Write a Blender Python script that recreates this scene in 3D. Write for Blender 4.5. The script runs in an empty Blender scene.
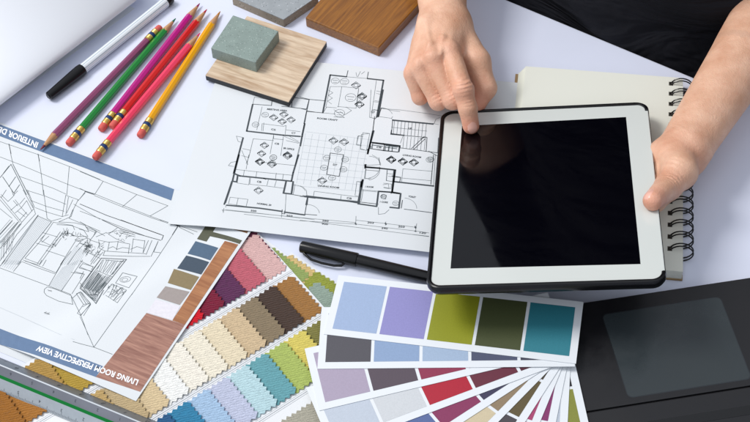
import bpy, bmesh, math, random
import numpy as np
from mathutils import Vector, Matrix, Euler
random.seed(7)
S = 0.001                      # everything is measured in millimetres
scene = bpy.context.scene
COL = scene.collection

# ------------------------------------------------------------------ camera
F, EL, ROLL, D = 1450.0, 0.88978, -0.04178, 1268.75
CAM = np.array([0, -D*math.cos(EL), D*math.sin(EL)])
FW = -CAM/D; RT = np.array([1.0, 0, 0]); UP = np.cross(RT, FW)
def ray(px, py):
    u, v = px-375, -(py-211)
    c, s = math.cos(ROLL), math.sin(ROLL)
    u, v = c*u-s*v, s*u+c*v
    return FW*F+RT*u+UP*v
def W(px, py, z=0.0):
    """point of the horizontal plane z (mm) measured off the photograph"""
    d = ray(px, py); t = (z-CAM[2])/d[2]
    return CAM+d*t
def Wp(px, py, O, n):
    d = ray(px, py); return CAM+d*(((O-CAM)@n)/(d@n))
cam = bpy.data.cameras.new('camera'); camo = bpy.data.objects.new('camera', cam); COL.objects.link(camo)
c, s = math.cos(ROLL), math.sin(ROLL)
# image right/up axes in world
R_ = RT*c+UP*s; U_ = -RT*s+UP*c
M = Matrix(((R_[0], U_[0], -FW[0], CAM[0]*S), (R_[1], U_[1], -FW[1], CAM[1]*S), (R_[2], U_[2], -FW[2], CAM[2]*S), (0, 0, 0, 1)))
camo.matrix_world = M
cam.sensor_width = 36; cam.lens = 36*F/750; cam.clip_start = 0.05; cam.clip_end = 50
scene.camera = camo

# --------------------------------------------------------------- materials
def lin(c):
    c /= 255.0
    return c/12.92 if c <= 0.04045 else ((c+0.055)/1.055)**2.4
def rgb(r, g, b, k=1.0): return (min(1, lin(r)*k), min(1, lin(g)*k), min(1, lin(b)*k), 1)
MATS = {}
def mat(name, col, rough=0.6, var=0.0, vscale=60, bump=0.0, bscale=400, metal=0.0, spec=0.5, coat=0.0, sss=0.0, stretch=None):
    if name in MATS: return MATS[name]
    m = bpy.data.materials.new(name); m.use_nodes = True; nt = m.node_tree; N = nt.nodes; L = nt.links
    b = N['Principled BSDF']; b.inputs['Roughness'].default_value = rough; b.inputs['Metallic'].default_value = metal
    b.inputs['Specular IOR Level'].default_value = spec; b.inputs['Coat Weight'].default_value = coat
    b.inputs['Coat Roughness'].default_value = 0.08
    b.inputs['Base Color'].default_value = col
    tc = N.new('ShaderNodeTexCoord'); src = tc.outputs['Object']
    if stretch:
        mp = N.new('ShaderNodeMapping'); mp.inputs['Rotation'].default_value = (0, 0, stretch[3]); mp.inputs['Scale'].default_value = stretch[:3]
        mp.vector_type = 'TEXTURE'; mp.inputs['Scale'].default_value = [1/q for q in stretch[:3]]
        L.new(src, mp.inputs['Vector']); src = mp.outputs['Vector']
    if var > 0:
        n = N.new('ShaderNodeTexNoise'); n.inputs['Scale'].default_value = vscale; n.inputs['Detail'].default_value = 5
        L.new(src, n.inputs['Vector'])
        r = N.new('ShaderNodeValToRGB'); r.color_ramp.elements[0].position = 0.3; r.color_ramp.elements[1].position = 0.7
        r.color_ramp.elements[0].color = tuple(q*(1-var) for q in col[:3])+(1,)
        r.color_ramp.elements[1].color = tuple(min(1, q*(1+var)) for q in col[:3])+(1,)
        L.new(n.outputs['Fac'], r.inputs['Fac']); L.new(r.outputs['Color'], b.inputs['Base Color'])
    if bump > 0:
        n = N.new('ShaderNodeTexNoise'); n.inputs['Scale'].default_value = bscale; n.inputs['Detail'].default_value = 4
        L.new(src, n.inputs['Vector'])
        bp = N.new('ShaderNodeBump'); bp.inputs['Strength'].default_value = bump; bp.inputs['Distance'].default_value = 0.0005
        L.new(n.outputs['Fac'], bp.inputs['Height']); L.new(bp.outputs['Normal'], b.inputs['Normal'])
    if sss > 0:
        b.inputs['Subsurface Weight'].default_value = sss; b.inputs['Subsurface Radius'].default_value = (1.0, 0.35, 0.2)
        b.inputs['Subsurface Scale'].default_value = 0.004
    MATS[name] = m; return m

VANG = math.atan2(-0.606, -0.796)      # direction of the swatch rows on the table
def fabric(name, col, ang=VANG):
    if name in MATS: return MATS[name]
    m = bpy.data.materials.new(name); m.use_nodes = True; nt = m.node_tree; N = nt.nodes; L = nt.links
    b = N['Principled BSDF']; b.inputs['Roughness'].default_value = 0.85; b.inputs['Specular IOR Level'].default_value = 0.25
    b.inputs['Sheen Weight'].default_value = 0.25; b.inputs['Sheen Roughness'].default_value = 0.4
    tc = N.new('ShaderNodeTexCoord')
    mp = N.new('ShaderNodeMapping'); mp.vector_type = 'POINT'; mp.inputs['Rotation'].default_value = (0, 0, -ang+math.radians(28))
    L.new(tc.outputs['Object'], mp.inputs['Vector'])
    # woven slubs: stretched cells in a brick layout plus noise
    br = N.new('ShaderNodeTexWave'); br.wave_type = 'BANDS'; br.bands_direction = 'Y'; br.inputs['Scale'].default_value = 150
    br.inputs['Distortion'].default_value = 3.5; br.inputs['Detail'].default_value = 2; br.inputs['Detail Scale'].default_value = 1.6
    nz = N.new('ShaderNodeTexNoise'); nz.inputs['Scale'].default_value = 350; nz.inputs['Detail'].default_value = 3
    L.new(mp.outputs['Vector'], nz.inputs['Vector'])
    ad = N.new('ShaderNodeVectorMath'); ad.operation = 'MULTIPLY_ADD'
    L.new(nz.outputs['Color'], ad.inputs[0]); ad.inputs[1].default_value = (0.0030, 0.0016, 0); L.new(mp.outputs['Vector'], ad.inputs[2])
    L.new(ad.outputs[0], br.inputs['Vector'])
    n2 = N.new('ShaderNodeTexNoise'); n2.inputs['Scale'].default_value = 1400; n2.inputs['Detail'].default_value = 2
    L.new(mp.outputs['Vector'], n2.inputs['Vector'])
    mx = N.new('ShaderNodeMath'); mx.operation = 'MULTIPLY_ADD'; mx.inputs[1].default_value = 2.4
    ms = N.new('ShaderNodeMapping'); ms.inputs['Scale'].default_value = (260, 520, 300); L.new(mp.outputs['Vector'], ms.inputs['Vector'])
    sb = N.new('ShaderNodeTexNoise'); sb.inputs['Scale'].default_value = 1; sb.inputs['Detail'].default_value = 1; L.new(ms.outputs['Vector'], sb.inputs['Vector'])
    wv = N.new('ShaderNodeMath'); wv.operation = 'MULTIPLY'
    L.new(br.outputs['Fac'], wv.inputs[0]); L.new(sb.outputs['Fac'], wv.inputs[1]); L.new(wv.outputs[0], mx.inputs[0]); L.new(n2.outputs['Fac'], mx.inputs[2])
    bp = N.new('ShaderNodeBump'); bp.inputs['Strength'].default_value = 0.7; bp.inputs['Distance'].default_value = 0.0006
    L.new(mx.outputs[0], bp.inputs['Height']); L.new(bp.outputs['Normal'], b.inputs['Normal'])
    r = N.new('ShaderNodeValToRGB'); r.color_ramp.elements[0].position = 0.3; r.color_ramp.elements[1].position = 0.7
    r.color_ramp.elements[0].color = tuple(q*0.86 for q in col[:3])+(1,); r.color_ramp.elements[1].color = tuple(min(1, q*1.1) for q in col[:3])+(1,)
    L.new(n2.outputs['Fac'], r.inputs['Fac']); L.new(r.outputs['Color'], b.inputs['Base Color'])
    MATS[name] = m; return m

def wood(name, c0, c1, ang, ring=(9, 140), rough=0.4, coat=0.0, dist=2.0, p0=0.3, p1=0.7):
    """long-grained wood: noise stretched along ang"""
    if name in MATS: return MATS[name]
    m = bpy.data.materials.new(name); m.use_nodes = True; nt = m.node_tree; N = nt.nodes; L = nt.links
    b = N['Principled BSDF']; b.inputs['Roughness'].default_value = rough; b.inputs['Coat Weight'].default_value = coat
    b.inputs['Coat Roughness'].default_value = 0.12
    tc = N.new('ShaderNodeTexCoord'); mp = N.new('ShaderNodeMapping'); mp.inputs['Rotation'].default_value = (0, 0, -ang)
    L.new(tc.outputs['Object'], mp.inputs['Vector'])
    m2 = N.new('ShaderNodeMapping'); m2.inputs['Scale'].default_value = (ring[0], ring[1], ring[1]); L.new(mp.outputs['Vector'], m2.inputs['Vector'])
    n = N.new('ShaderNodeTexNoise'); n.inputs['Scale'].default_value = 1.0; n.inputs['Detail'].default_value = 7; n.inputs['Roughness'].default_value = 0.6
    n.inputs['Distortion'].default_value = dist*0.3
    L.new(m2.outputs['Vector'], n.inputs['Vector'])
    r = N.new('ShaderNodeValToRGB'); r.color_ramp.elements[0].position = p0; r.color_ramp.elements[1].position = p1
    r.color_ramp.elements[0].color = c0; r.color_ramp.elements[1].color = c1
    L.new(n.outputs['Fac'], r.inputs['Fac'])
    m3 = N.new('ShaderNodeMapping'); m3.inputs['Scale'].default_value = (ring[0]*6, ring[1]*8, ring[1]*8); L.new(mp.outputs['Vector'], m3.inputs['Vector'])
    n3 = N.new('ShaderNodeTexNoise'); n3.inputs['Detail'].default_value = 2; n3.inputs['Scale'].default_value = 1; L.new(m3.outputs['Vector'], n3.inputs['Vector'])
    mx = N.new('ShaderNodeMix'); mx.data_type = 'RGBA'; mx.blend_type = 'MULTIPLY'; mx.inputs[0].default_value = 0.35
    L.new(r.outputs['Color'], mx.inputs[6]); L.new(n3.outputs['Fac'], mx.inputs[7]); L.new(mx.outputs[2], b.inputs['Base Color'])
    bp = N.new('ShaderNodeBump'); bp.inputs['Strength'].default_value = 0.15; bp.inputs['Distance'].default_value = 0.0003
    L.new(n3.outputs['Fac'], bp.inputs['Height']); L.new(bp.outputs['Normal'], b.inputs['Normal'])
    MATS[name] = m; return m

def speckled(name, col, dark, light, rough=0.6, scale=500):
    if name in MATS: return MATS[name]
    m = mat(name, col, rough, var=0.08, vscale=90, bump=0.3, bscale=900)
    nt = m.node_tree; N = nt.nodes; L = nt.links; b = N['Principled BSDF']
    base = b.inputs['Base Color'].links[0].from_socket; tc = [n for n in N if n.type == 'TEX_COORD'][0]
    for cc, sc, th in ((dark, scale, 0.16), (light, scale*0.8, 0.14)):
        v = N.new('ShaderNodeTexVoronoi'); v.inputs['Scale'].default_value = sc; L.new(tc.outputs['Object'], v.inputs['Vector'])
        r = N.new('ShaderNodeValToRGB'); r.color_ramp.elements[0].position = th*0.8; r.color_ramp.elements[1].position = th*1.3
        r.color_ramp.elements[0].color = (1, 1, 1, 1); r.color_ramp.elements[1].color = (0, 0, 0, 1)
        L.new(v.outputs['Distance'], r.inputs['Fac'])
        mx = N.new('ShaderNodeMix'); mx.data_type = 'RGBA'; L.new(r.outputs['Color'], mx.inputs[0]); L.new(base, mx.inputs[6]); mx.inputs[7].default_value = cc
        base = mx.outputs[2]
    L.new(base, b.inputs['Base Color']); return m

PAPER = mat('paper', rgb(217, 221, 224), 0.75, bump=0.12, bscale=900, spec=0.3)
CARD = mat('white_card', rgb(224, 228, 232), 0.55, bump=0.05, bscale=900, spec=0.4)
INK = mat('ink', rgb(60, 68, 74), 0.7)
INKL = mat('thin_ink', rgb(80, 92, 96), 0.7)
INKXL = mat('faint_ink', rgb(182, 190, 195), 0.7)
WHITEINK = mat('white_print', rgb(245, 247, 250), 0.6)
BLACKPL = mat('black_plastic', rgb(10, 10, 12), 0.24, bump=0.04, bscale=1500, spec=.35)
GOLD = mat('brass', rgb(214, 178, 98), 0.3, metal=0.9, var=0.1, vscale=600)
NAVY = mat('navy_band', rgb(22, 52, 100), 0.4)

# ----------------------------------------------------------------- objects
class MB:
    def __init__(s): s.v = []; s.f = []; s.m = []
    def add(s, vs, fs, mi=0):
        o = len(s.v); s.v += [tuple(float(q) for q in p) for p in vs]; s.f += [tuple(i+o for i in f) for f in fs]; s.m += [mi]*len(fs)
    def prism(s, poly, z0, z1, mi=0):
        """poly: list of (x,y) ccw or cw; z0/z1 numbers or functions of (x,y)"""
        f0 = z0 if callable(z0) else (lambda x, y: z0); f1 = z1 if callable(z1) else (lambda x, y: z1)
        n = len(poly)
        a = sum(poly[i][0]*poly[(i+1) % n][1]-poly[(i+1) % n][0]*poly[i][1] for i in range(n))
        if a < 0: poly = poly[::-1]
        vs = [(p[0], p[1], f0(p[0], p[1])) for p in poly]+[(p[0], p[1], f1(p[0], p[1])) for p in poly]
        fs = [tuple(range(n-1, -1, -1)), tuple(range(n, 2*n))]+[(i, (i+1) % n, n+(i+1) % n, n+i) for i in range(n)]
        s.add(vs, fs, mi)
    def lathe(s, a, b, prof, n=24, mi=0, mif=None, ref=(0, 0, 1), rot=0.0):
        """prof: list of (t along 0..1 or mm if >..., r). t in mm from a towards b"""
        a = np.array(a, float); b = np.array(b, float); ax = (b-a)/np.linalg.norm(b-a)
        r = np.array(ref, float); x = np.cross(ax, r)
        if np.linalg.norm(x) < 1e-6: x = np.cross(ax, (1, 0, 0))
        x /= np.linalg.norm(x); y = np.cross(ax, x)
        vs = []; fs = []; mm = []
        for t, rr in prof:
            for k in range(n):
                th = 2*math.pi*k/n+rot
                vs.append(a+ax*t+(x*math.cos(th)+y*math.sin(th))*rr)
        for i in range(len(prof)-1):
            for k in range(n):
                fs.append((i*n+k, i*n+(k+1) % n, (i+1)*n+(k+1) % n, (i+1)*n+k)); mm.append(mif(i, k) if mif else mi)
        o = len(s.v); s.add(vs, fs, mi); s.m[-len(fs):] = mm
        s.add([vs[k] for k in range(n)], [tuple(range(n))], mi); s.add([vs[(len(prof)-1)*n+k] for k in range(n)], [tuple(range(n-1, -1, -1))], mi)
    def tube(s, pts, r, n=8, mi=0, closed=False):
        pts = [np.array(p, float) for p in pts]; m = len(pts); vs = []; fs = []
        prev = None
        for i, p in enumerate(pts):
            if closed: t = pts[(i+1) % m]-pts[i-1]
            else: t = pts[min(i+1, m-1)]-pts[max(i-1, 0)]
            t = t/np.linalg.norm(t)
            if prev is None:
                prev = np.cross(t, (0.3, 0.2, 0.93)); prev /= np.linalg.norm(prev)
            x = prev-t*(prev@t); x /= np.linalg.norm(x); prev = x; y = np.cross(t, x)
            rr = r[i] if hasattr(r, '__len__') else r
            vs += [p+(x*math.cos(2*math.pi*k/n)+y*math.sin(2*math.pi*k/n))*rr for k in range(n)]
        for i in range(m if closed else m-1):
            j = (i+1) % m
            for k in range(n): fs.append((i*n+k, i*n+(k+1) % n, j*n+(k+1) % n, j*n+k))
        if not closed: fs += [tuple(range(n-1, -1, -1)), tuple((m-1)*n+k for k in range(n))]
        s.add(vs, fs, mi)
    def build(s, name, mats, parent=None, label=None, smooth=False, bevel=0.0, bseg=2):
        me = bpy.data.meshes.new(name); off = np.array(parent.location)/S if parent is not None and parent.parent is None else None
        if parent is not None and parent.parent is not None: off = np.array(parent.parent.location)/S
        vs = [tuple((np.array(p)-(off if off is not None else 0))*S) for p in s.v]
        me.from_pydata(vs, [], s.f)
        for m in (mats if isinstance(mats, (list, tuple)) else [mats]): me.materials.append(m)
        for p, i in zip(me.polygons, s.m): p.material_index = i; p.use_smooth = smooth
        bm = bmesh.new(); bm.from_mesh(me); bmesh.ops.recalc_face_normals(bm, faces=bm.faces) ; bm.to_mesh(me); bm.free()
        o = bpy.data.objects.new(name, me); COL.objects.link(o)
        if parent is not None: o.parent = parent
        if label: o['label'] = label
        if bevel > 0:
            md = o.modifiers.new('bevel', 'BEVEL'); md.width = bevel*S; md.segments = bseg; md.limit_method = 'ANGLE'; md.angle_limit = math.radians(40)
        if smooth:
            for p in me.polygons: p.use_smooth = True
            me.set_sharp_from_angle(angle=math.radians(38))
        return o
def tag(o, label, cat, group=None, kind=None):
    o['label'] = label; o['category'] = cat
    if group: o['group'] = group
    if kind: o['kind'] = kind
    return o
def thing(name, label, cat, loc, group=None):
    o = bpy.data.objects.new(name, None); COL.objects.link(o); o.location = tuple(float(q)*S for q in loc); o.empty_display_size = 0.01
    return tag(o, label, cat, group)
def structure(o): o['kind'] = 'structure'; return o
def sm(t): t = min(1, max(0, t)); return t*t*(3-2*t)
def unit(v): v = np.array(v, float); return v/np.linalg.norm(v)
def lerp(a, b, t): return a+(b-a)*t

# =============================================================== the table
E1, E2 = W(515, 3), W(700, 80); ed = unit(E2-E1); en = np.array([-ed[1], ed[0], 0])      # table edge, outward normal
E0 = (E1+E2)/2
mb = MB()
q = [E0-ed*1100, E0+ed*1100, E0+ed*1100-en*1000, E0-ed*1100-en*1000]
mb.prism([(p[0], p[1]) for p in q], -28, 0)
TABLE = mat('table_laminate', rgb(217, 222, 239), 0.42, var=0.012, vscale=25, bump=0.02, bscale=300, spec=0.4)
structure(mb.build('table_surface', TABLE, bevel=2))
mb = MB(); mb.prism([(-3000, -3000), (3000, -3000), (3000, 3000), (-3000, 3000)], -750, -740)
structure(mb.build('floor', mat('dark_floor', rgb(52, 50, 52), 0.7, var=0.2, vscale=4)))

# ======================================================= sheets and drawing
class Sheet:
    def __init__(s, name, label, cat, quad, h, mt=PAPER, nu=40, nv=40, th=0.25, group=None):
        s.h = h; s.quad = quad
        c = sum(np.array(q[:2]) for q in quad)/4
        s.root = thing(name, label, cat, (c[0], c[1], 0), group)
        mb = MB(); s.grid(mb, quad, 0, nu, nv, th); mb.build('paper', mt, s.root, smooth=True)
    def grid(s, mb, quad, eps, nu, nv, th=0.0, mi=0):
        a, b, c, d = [np.array(q[:2], float) for q in quad]; vs = []
        for j in range(nv+1):
            for i in range(nu+1):
                u, v = i/nu, j/nv; p = lerp(lerp(a, b, u), lerp(d, c, u), v)
                vs.append((p[0], p[1], s.h(p[0], p[1])+eps))
        n = nu+1; fs = [(j*n+i, j*n+i+1, (j+1)*n+i+1, (j+1)*n+i) for j in range(nv) for i in range(nu)]
        if th > 0:
            m = len(vs); vs += [(p[0], p[1], p[2]-th) for p in vs]
            fs += [(m+f[3], m+f[2], m+f[1], m+f[0]) for f in list(fs)]
            rim = [i for i in range(nu)]+[j*n+nu for j in range(nv)]+[nv*n+i for i in range(nu, 0, -1)]+[j*n for j in range(nv, 0, -1)]
            for k in range(len(rim)): a_, b_ = rim[k], rim[(k+1) % len(rim)]; fs.append((b_, a_, a_+m, b_+m))
        mb.add(vs, fs, mi)
    def at(s, px, py):
        z = 0.0
        for _ in range(4): p = W(px, py, z); z = s.h(p[0], p[1])
        return p[:2]
    def quad_px(s, mb, pts, eps=0.12, mi=0, n=8): s.grid(mb, [s.at(*p) for p in pts], eps, n, n, 0, mi)
    def line(s, mb, pts, w=0.35, eps=0.16, mi=0, world=False, closed=False):
        P = [np.array(p, float) if world else s.at(*p) for p in pts]
        if closed: P.append(P[0])
        for a, b in zip(P[:-1], P[1:]):
            L_ = np.linalg.norm(b-a)
            if L_ < 1e-6: continue
            t = (b-a)/L_; nn = np.array([-t[1], t[0]])*w/2; k = max(1, int(L_/8))
            a2 = a-t*w*0.3; b2 = b+t*w*0.3; vs = []
            for i in range(k+1):
                p = lerp(a2, b2, i/k); z = s.h(p[0], p[1])+eps
                vs += [(p[0]+nn[0], p[1]+nn[1], z), (p[0]-nn[0], p[1]-nn[1], z)]
            mb.add(vs, [(2*i, 2*i+1, 2*i+3, 2*i+2) for i in range(k)], mi)
    def ell(s, mb, c, rx, ry=None, a0=0, a1=360, w=0.3, mi=0, n=18, rot=0):
        ry = ry or rx; C = s.at(*c)
        P = []
        for i in range(n+1):
            t = math.radians(a0+(a1-a0)*i/n); x, y = rx*math.cos(t), ry*math.sin(t)
            P.append((C[0]+x*math.cos(rot)-y*math.sin(rot), C[1]+x*math.sin(rot)+y*math.cos(rot)))
        s.line(mb, P, w, mi=mi, world=True)
def text_mesh(txt, font_bold=0.0):
    cu = bpy.data.curves.new('txt', 'FONT'); cu.body = txt; cu.size = 1.0; cu.resolution_u = 3; cu.offset = font_bold
    ob = bpy.data.objects.new('txt', cu); COL.objects.link(ob)
    dg = bpy.context.evaluated_depsgraph_get(); me = bpy.data.meshes.new_from_object(ob.evaluated_get(dg))
    V = [(v.co.x, v.co.y) for v in me.vertices]; P = [tuple(p.vertices) for p in me.polygons]
    bpy.data.objects.remove(ob); bpy.data.curves.remove(cu); bpy.data.meshes.remove(me)
    return V, P
def put_text(mb, txt, start, end, hpt, zf, eps=0.2, mi=0, bold=0.0):
    """start/end = world xy of the baseline ends, hpt = world xy of the cap top above start"""
    V, P = text_mesh(txt, bold); x0 = min(v[0] for v in V); x1 = max(v[0] for v in V); y1 = 0.69
    st, en_, hp = [np.array(q[:2], float) for q in (start, end, hpt)]
    vs = []
    for x, y in V:
        p = st+(en_-st)*((x-x0)/(x1-x0))+(hp-st)*(y/y1); vs.append((p[0], p[1], zf(p[0], p[1])+eps))
    mb.add(vs, P, mi)

# ---- swatch page frame on the table
SA = W(255, 231.5, 1)[:2]; ud = unit(W(321.5, 306.4, 1)[:2]-SA); vd = unit(np.array([ud[1], -ud[0]]))
def SW(u, v): return SA+ud*u+vd*v

# ---- perspective drawing
BR = W(136.2, 402, 3.5)[:2]; TR = W(260, 221, 1.5)[:2]; dn = unit(TR-BR); lf = np.array([-dn[1], dn[0]])
lt = unit(W(0, 120, 0.6)[:2]-W(176, 188.5, 0.8)[:2])
lf = unit(lf*0.5+lt*0.5)
def h_persp(x, y):
    u = (np.array([x, y])-SA)@ud
    return 0.75+4.1*sm((u+32)/34)
PV = Sheet('perspective_drawing_sheet', 'sheet with a living room line drawing, blue strips and wood sample column', 'drawing',
           [BR+lf*297, BR, TR, TR+lf*297], h_persp, nu=70, nv=60)
BLUE = mat('slate_blue_print', rgb(92, 118, 152), 0.6, var=0.04, vscale=300)
mb = MB()
PV.quad_px(mb, [(-30, 113.5), (174.2, 189.3), (171.3, 200.6), (-30, 125)], n=16)
mb.build('top_strip', BLUE, PV.root, 'slate blue title strip')
mb = MB()
PV.quad_px(mb, [(-30, 317), (102.9, 366.2), (95.9, 377), (-30, 333.5)], n=16)
mb.build('bottom_strip', BLUE, PV.root, 'slate blue caption strip')
mb = MB()
def seg(p, q, t): return (p[0]+(q[0]-p[0])*t, p[1]+(q[1]-p[1])*t)
a, b = (138.9, 380.3), (38.2, 345.8); a2, b2 = (136.9, 385.2), (36.4, 350.9)
put_text(mb, 'LIVING ROOM PERSPECTIVE VIEW', PV.at(*a), PV.at(*b), PV.at(136.7, 385.4), h_persp, 0.3, bold=0.03)
mb.build('lettering', WHITEINK, PV.root, 'white capitals reading LIVING ROOM PERSPECTIVE VIEW'); mb = MB()
a = (38.6, 143.0); e1 = (-14.5, 121.0)
put_text(mb, 'INTERIOR DESIGN', PV.at(*a), PV.at(*e1), PV.at(36.6, 148.2), h_persp, 0.3, bold=0.03)
mb.build('lettering', WHITEINK, PV.root, 'white capitals reading INTERIOR DESIGN')
PINKWOOD = wood('reddish_wood_print', rgb(134, 84, 72), rgb(200, 150, 130), math.atan2(lf[1], lf[0]), ring=(26, 300), rough=0.6)
ORWOOD = wood('orange_wood_print', rgb(156, 96, 58), rgb(196, 136, 90), math.atan2(lf[1], lf[0]), ring=(24, 260), rough=0.6)
mb = MB()
PV.quad_px(mb, [(146.5, 313), (185, 324.6), (140.2, 391.8), (95.9, 377)], n=14)
mb.build('wood_print', PINKWOOD, PV.root, 'reddish wood sample block')
mb = MB()
PV.quad_px(mb, [(224.8, 241), (238.3, 244.6), (185, 324.6), (172.3, 320.5)], eps=0.14, n=14)
mb.build('wood_print', ORWOOD, PV.root, 'orange wood sample column')
OL = mat('olive_print', rgb(104, 92, 58), 0.6, var=0.12, vscale=500); DK = mat('dark_olive_print', rgb(82, 84, 66), 0.6, var=0.12, vscale=500)
mb = MB(); P7 = lambda x, y: (160+x/5.63, 200+y/5.63)
PV.quad_px(mb, [P7(260, 140), P7(318, 148), P7(262, 235), P7(208, 220)], n=4)
PV.quad_px(mb, [P7(290, 178), P7(462, 228), P7(448, 248), P7(276, 203)], n=4, eps=0.15)
mb.build('colour_block', DK, PV.root, 'dark olive print band')
mb = MB(); PV.quad_px(mb, [P7(372, 146), P7(500, 168), P7(490, 188), P7(420, 168)], n=3)
mb.build('colour_block', mat('brown_print', rgb(122, 88, 58), 0.6), PV.root, 'brown print band')
boxes = [([P7(200, 232), P7(328, 270), P7(283, 340), P7(155, 303)], (74, 98, 122), 'steel blue colour block'),
         ([P7(148, 313), P7(277, 350), P7(232, 420), P7(97, 385)], (58, 74, 90), 'dark slate colour block'),
         ([(174, 269), (199.2, 277), (190.7, 290), (167.8, 283)], (134, 118, 84), 'khaki colour block'),
         ([(165.5, 286.3), (189.5, 291.8), (179.7, 305), (156.6, 297.6)], (156, 146, 142), 'warm grey colour block'),
         ([(155.8, 299.2), (180.3, 306.3), (172.5, 320.3), (146.8, 312.6)], (222, 219, 226), 'pale grey colour block')]
for pts, cc, lb in boxes:
    mb = MB(); PV.quad_px(mb, pts, n=6, eps=0.2)
    mb.build('colour_block', mat(lb.replace(' ', '_'), rgb(*cc), 0.6, var=0.05, vscale=400), PV.root, lb)

mb = MB()
def Z(x0, y0, k=5.63): return lambda *pts: [(x0+pts[i]/k, y0+pts[i+1]/k) for i in range(0, len(pts), 2)]
def LN(sh, f, w, mi, *pls):
    for p in pls: sh.line(mb, f(*p), w, mi=mi)
p1 = Z(0, 120); p2 = Z(0, 190); p3 = Z(0, 260); p4 = Z(80, 160); p5 = Z(80, 220); p6 = Z(80, 290)
T, N_, B_ = 0.26, 0.35, 0.55
# ceiling grid
LN(PV, p1, N_, 1, (-150, 65, 0, 122, 215, 195, 390, 262, 563, 335), (0, 208, 110, 250, 240, 305, 380, 362, 480, 400), (110, 318, 215, 355, 300, 385, 372, 418),
   (52, 138, 62, 200, 72, 245), (215, 195, 232, 305, 245, 422), (390, 262, 376, 422))
LN(PV, p1, B_, 1, (214, 192, 222, 232), (50, 135, 62, 190))
LN(PV, p4, N_, 1, (0, 65, 130, 120, 320, 195, 495, 258), (130, 120, 82, 195), (320, 195, 240, 262), (495, 258, 395, 315), (0, 160, 30, 175, 80, 190, 240, 255, 400, 318, 560, 375),
   (80, 200, 240, 265, 400, 325, 520, 365), (0, 218, 30, 178))
LN(PV, p4, 0.8, 0, (28, 177, 78, 194), (505, 352, 563, 372))
LN(PV, p4, B_, 0, (0, 248, 150, 312, 330, 375, 455, 420), (552, 370, 520, 422))
LN(PV, p4, N_, 1, (0, 288, 150, 345, 290, 400, 360, 425))
# left window wall
LN(PV, p1, B_, 1, (62, 250, 0, 325), (62, 250, 148, 420), (72, 248, 160, 420), (15, 320, 80, 415), (88, 320, 50, 375), (50, 260, 20, 300), (110, 365, 78, 412))
LN(PV, p2, N_, 1, (150, 0, 190, 105, 200, 135), (190, 105, 120, 185, 0, 330), (200, 135, 95, 250, 0, 400), (215, 140, 100, 290, 10, 415), (245, 0, 265, 160),
   (130, 0, 185, 100), (155, 0, 195, 100), (35, 0, 5, 45), (0, 35, 120, 180), (0, 55, 110, 182), (5, 25, 45, 65), (45, 65, 80, 30), (75, 30, 65, 0), (75, 30, 100, 5),
   (85, 55, 120, 100), (60, 115, 100, 80), (120, 100, 150, 60), (120, 100, 155, 140), (85, 130, 120, 100), (150, 60, 180, 120), (75, 60, 100, 90), (140, 45, 110, 80), (0, 105, 68, 160),
   (160, 5, 255, 35, 370, 80), (175, 60, 260, 92, 360, 120), (200, 100, 265, 125, 350, 150), (265, 160, 290, 175, 345, 160), (210, 145, 290, 180), (140, 150, 100, 120), (110, 170, 150, 125),
   (100, 180, 0, 300), (70, 170, 0, 250), (120, 190, 20, 320))
def hatch(sh, f, q, n, w=0.2, mi=2, jit=0.0):
    a, b, c_, d = [np.array(k, float) for k in q]
    for i in range(n+1):
        t = i/n; p = lerp(a, b, t); r = lerp(d, c_, t)
        jj = [random.uniform(-jit, jit) for _ in range(4)]
        sh.line(mb, f(p[0]+jj[0], p[1]+jj[1], r[0]+jj[2], r[1]+jj[3]), w, mi=mi)
hatch(PV, p2, [(60, 170), (115, 190), (20, 310), (-30, 270)], 7, mi=1, jit=6)
hatch(PV, p2, [(0, 290), (80, 240), (60, 330), (0, 400)], 8, jit=5, mi=1)
hatch(PV, p2, [(215, 145), (285, 180), (95, 420), (10, 420)], 9, mi=2, w=0.24)                 # left curtain
LN(PV, p2, N_, 1, (290, 180, 100, 420), (215, 145, 25, 415), (300, 182, 230, 285, 140, 385), (300, 182, 410, 200, 420, 225), (140, 385, 220, 415), (140, 400, 215, 422), (355, 235, 225, 418),
   (340, 235, 210, 415), (325, 265, 240, 240), (300, 325, 205, 300), (310, 290, 350, 250), (365, 375, 260, 340), (400, 345, 340, 420), (345, 270, 310, 320),
   (370, 30, 350, 150), (385, 40, 370, 140), (370, 30, 440, 55, 415, 105), (410, 55, 375, 130), (350, 150, 385, 140), (330, 180, 400, 150, 415, 105), (440, 60, 480, 15), (415, 80, 563, 165), (410, 110, 390, 160, 540, 222, 563, 232),
   (330, 180, 420, 185, 480, 200, 500, 235), (320, 195, 400, 200, 470, 225, 495, 262), (360, 230, 430, 262, 495, 262), (480, 205, 500, 225, 540, 240))
LN(PV, p2, N_, 1, (430, 280, 340, 420), (490, 285, 430, 350, 380, 420), (455, 290, 430, 320), (480, 345, 563, 385), (563, 345, 510, 420), (540, 230, 525, 262))
hatch(PV, p2, [(430, 310), (480, 345), (440, 422), (350, 422)], 8)
# dining group scribbles
for (cx, cy, rr, k) in ((370, 240, 28, 15), (305, 305, 14, 7), (505, 330, 38, 16), (410, 250, 20, 7), (445, 270, 30, 7), (360, 265, 20, 6)):
    for i in range(k):
        a_ = random.uniform(0, 6.28); r0 = random.uniform(2, rr); b_ = a_+random.uniform(0.6, 2.5); r1 = random.uniform(3, rr)
        LN(PV, p2, T, 0 if i % 2 else 1, (cx+r0*math.cos(a_), cy+r0*math.sin(a_), cx+r1*math.cos(b_), cy+r1*math.sin(b_)))
LN(PV, p2, N_, 1, (230, 285, 300, 320), (235, 295, 275, 260), (225, 280, 250, 255), (445, 220, 500, 235), (440, 290, 490, 270, 500, 320, 450, 300), (500, 280, 563, 300, 550, 330))
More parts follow.
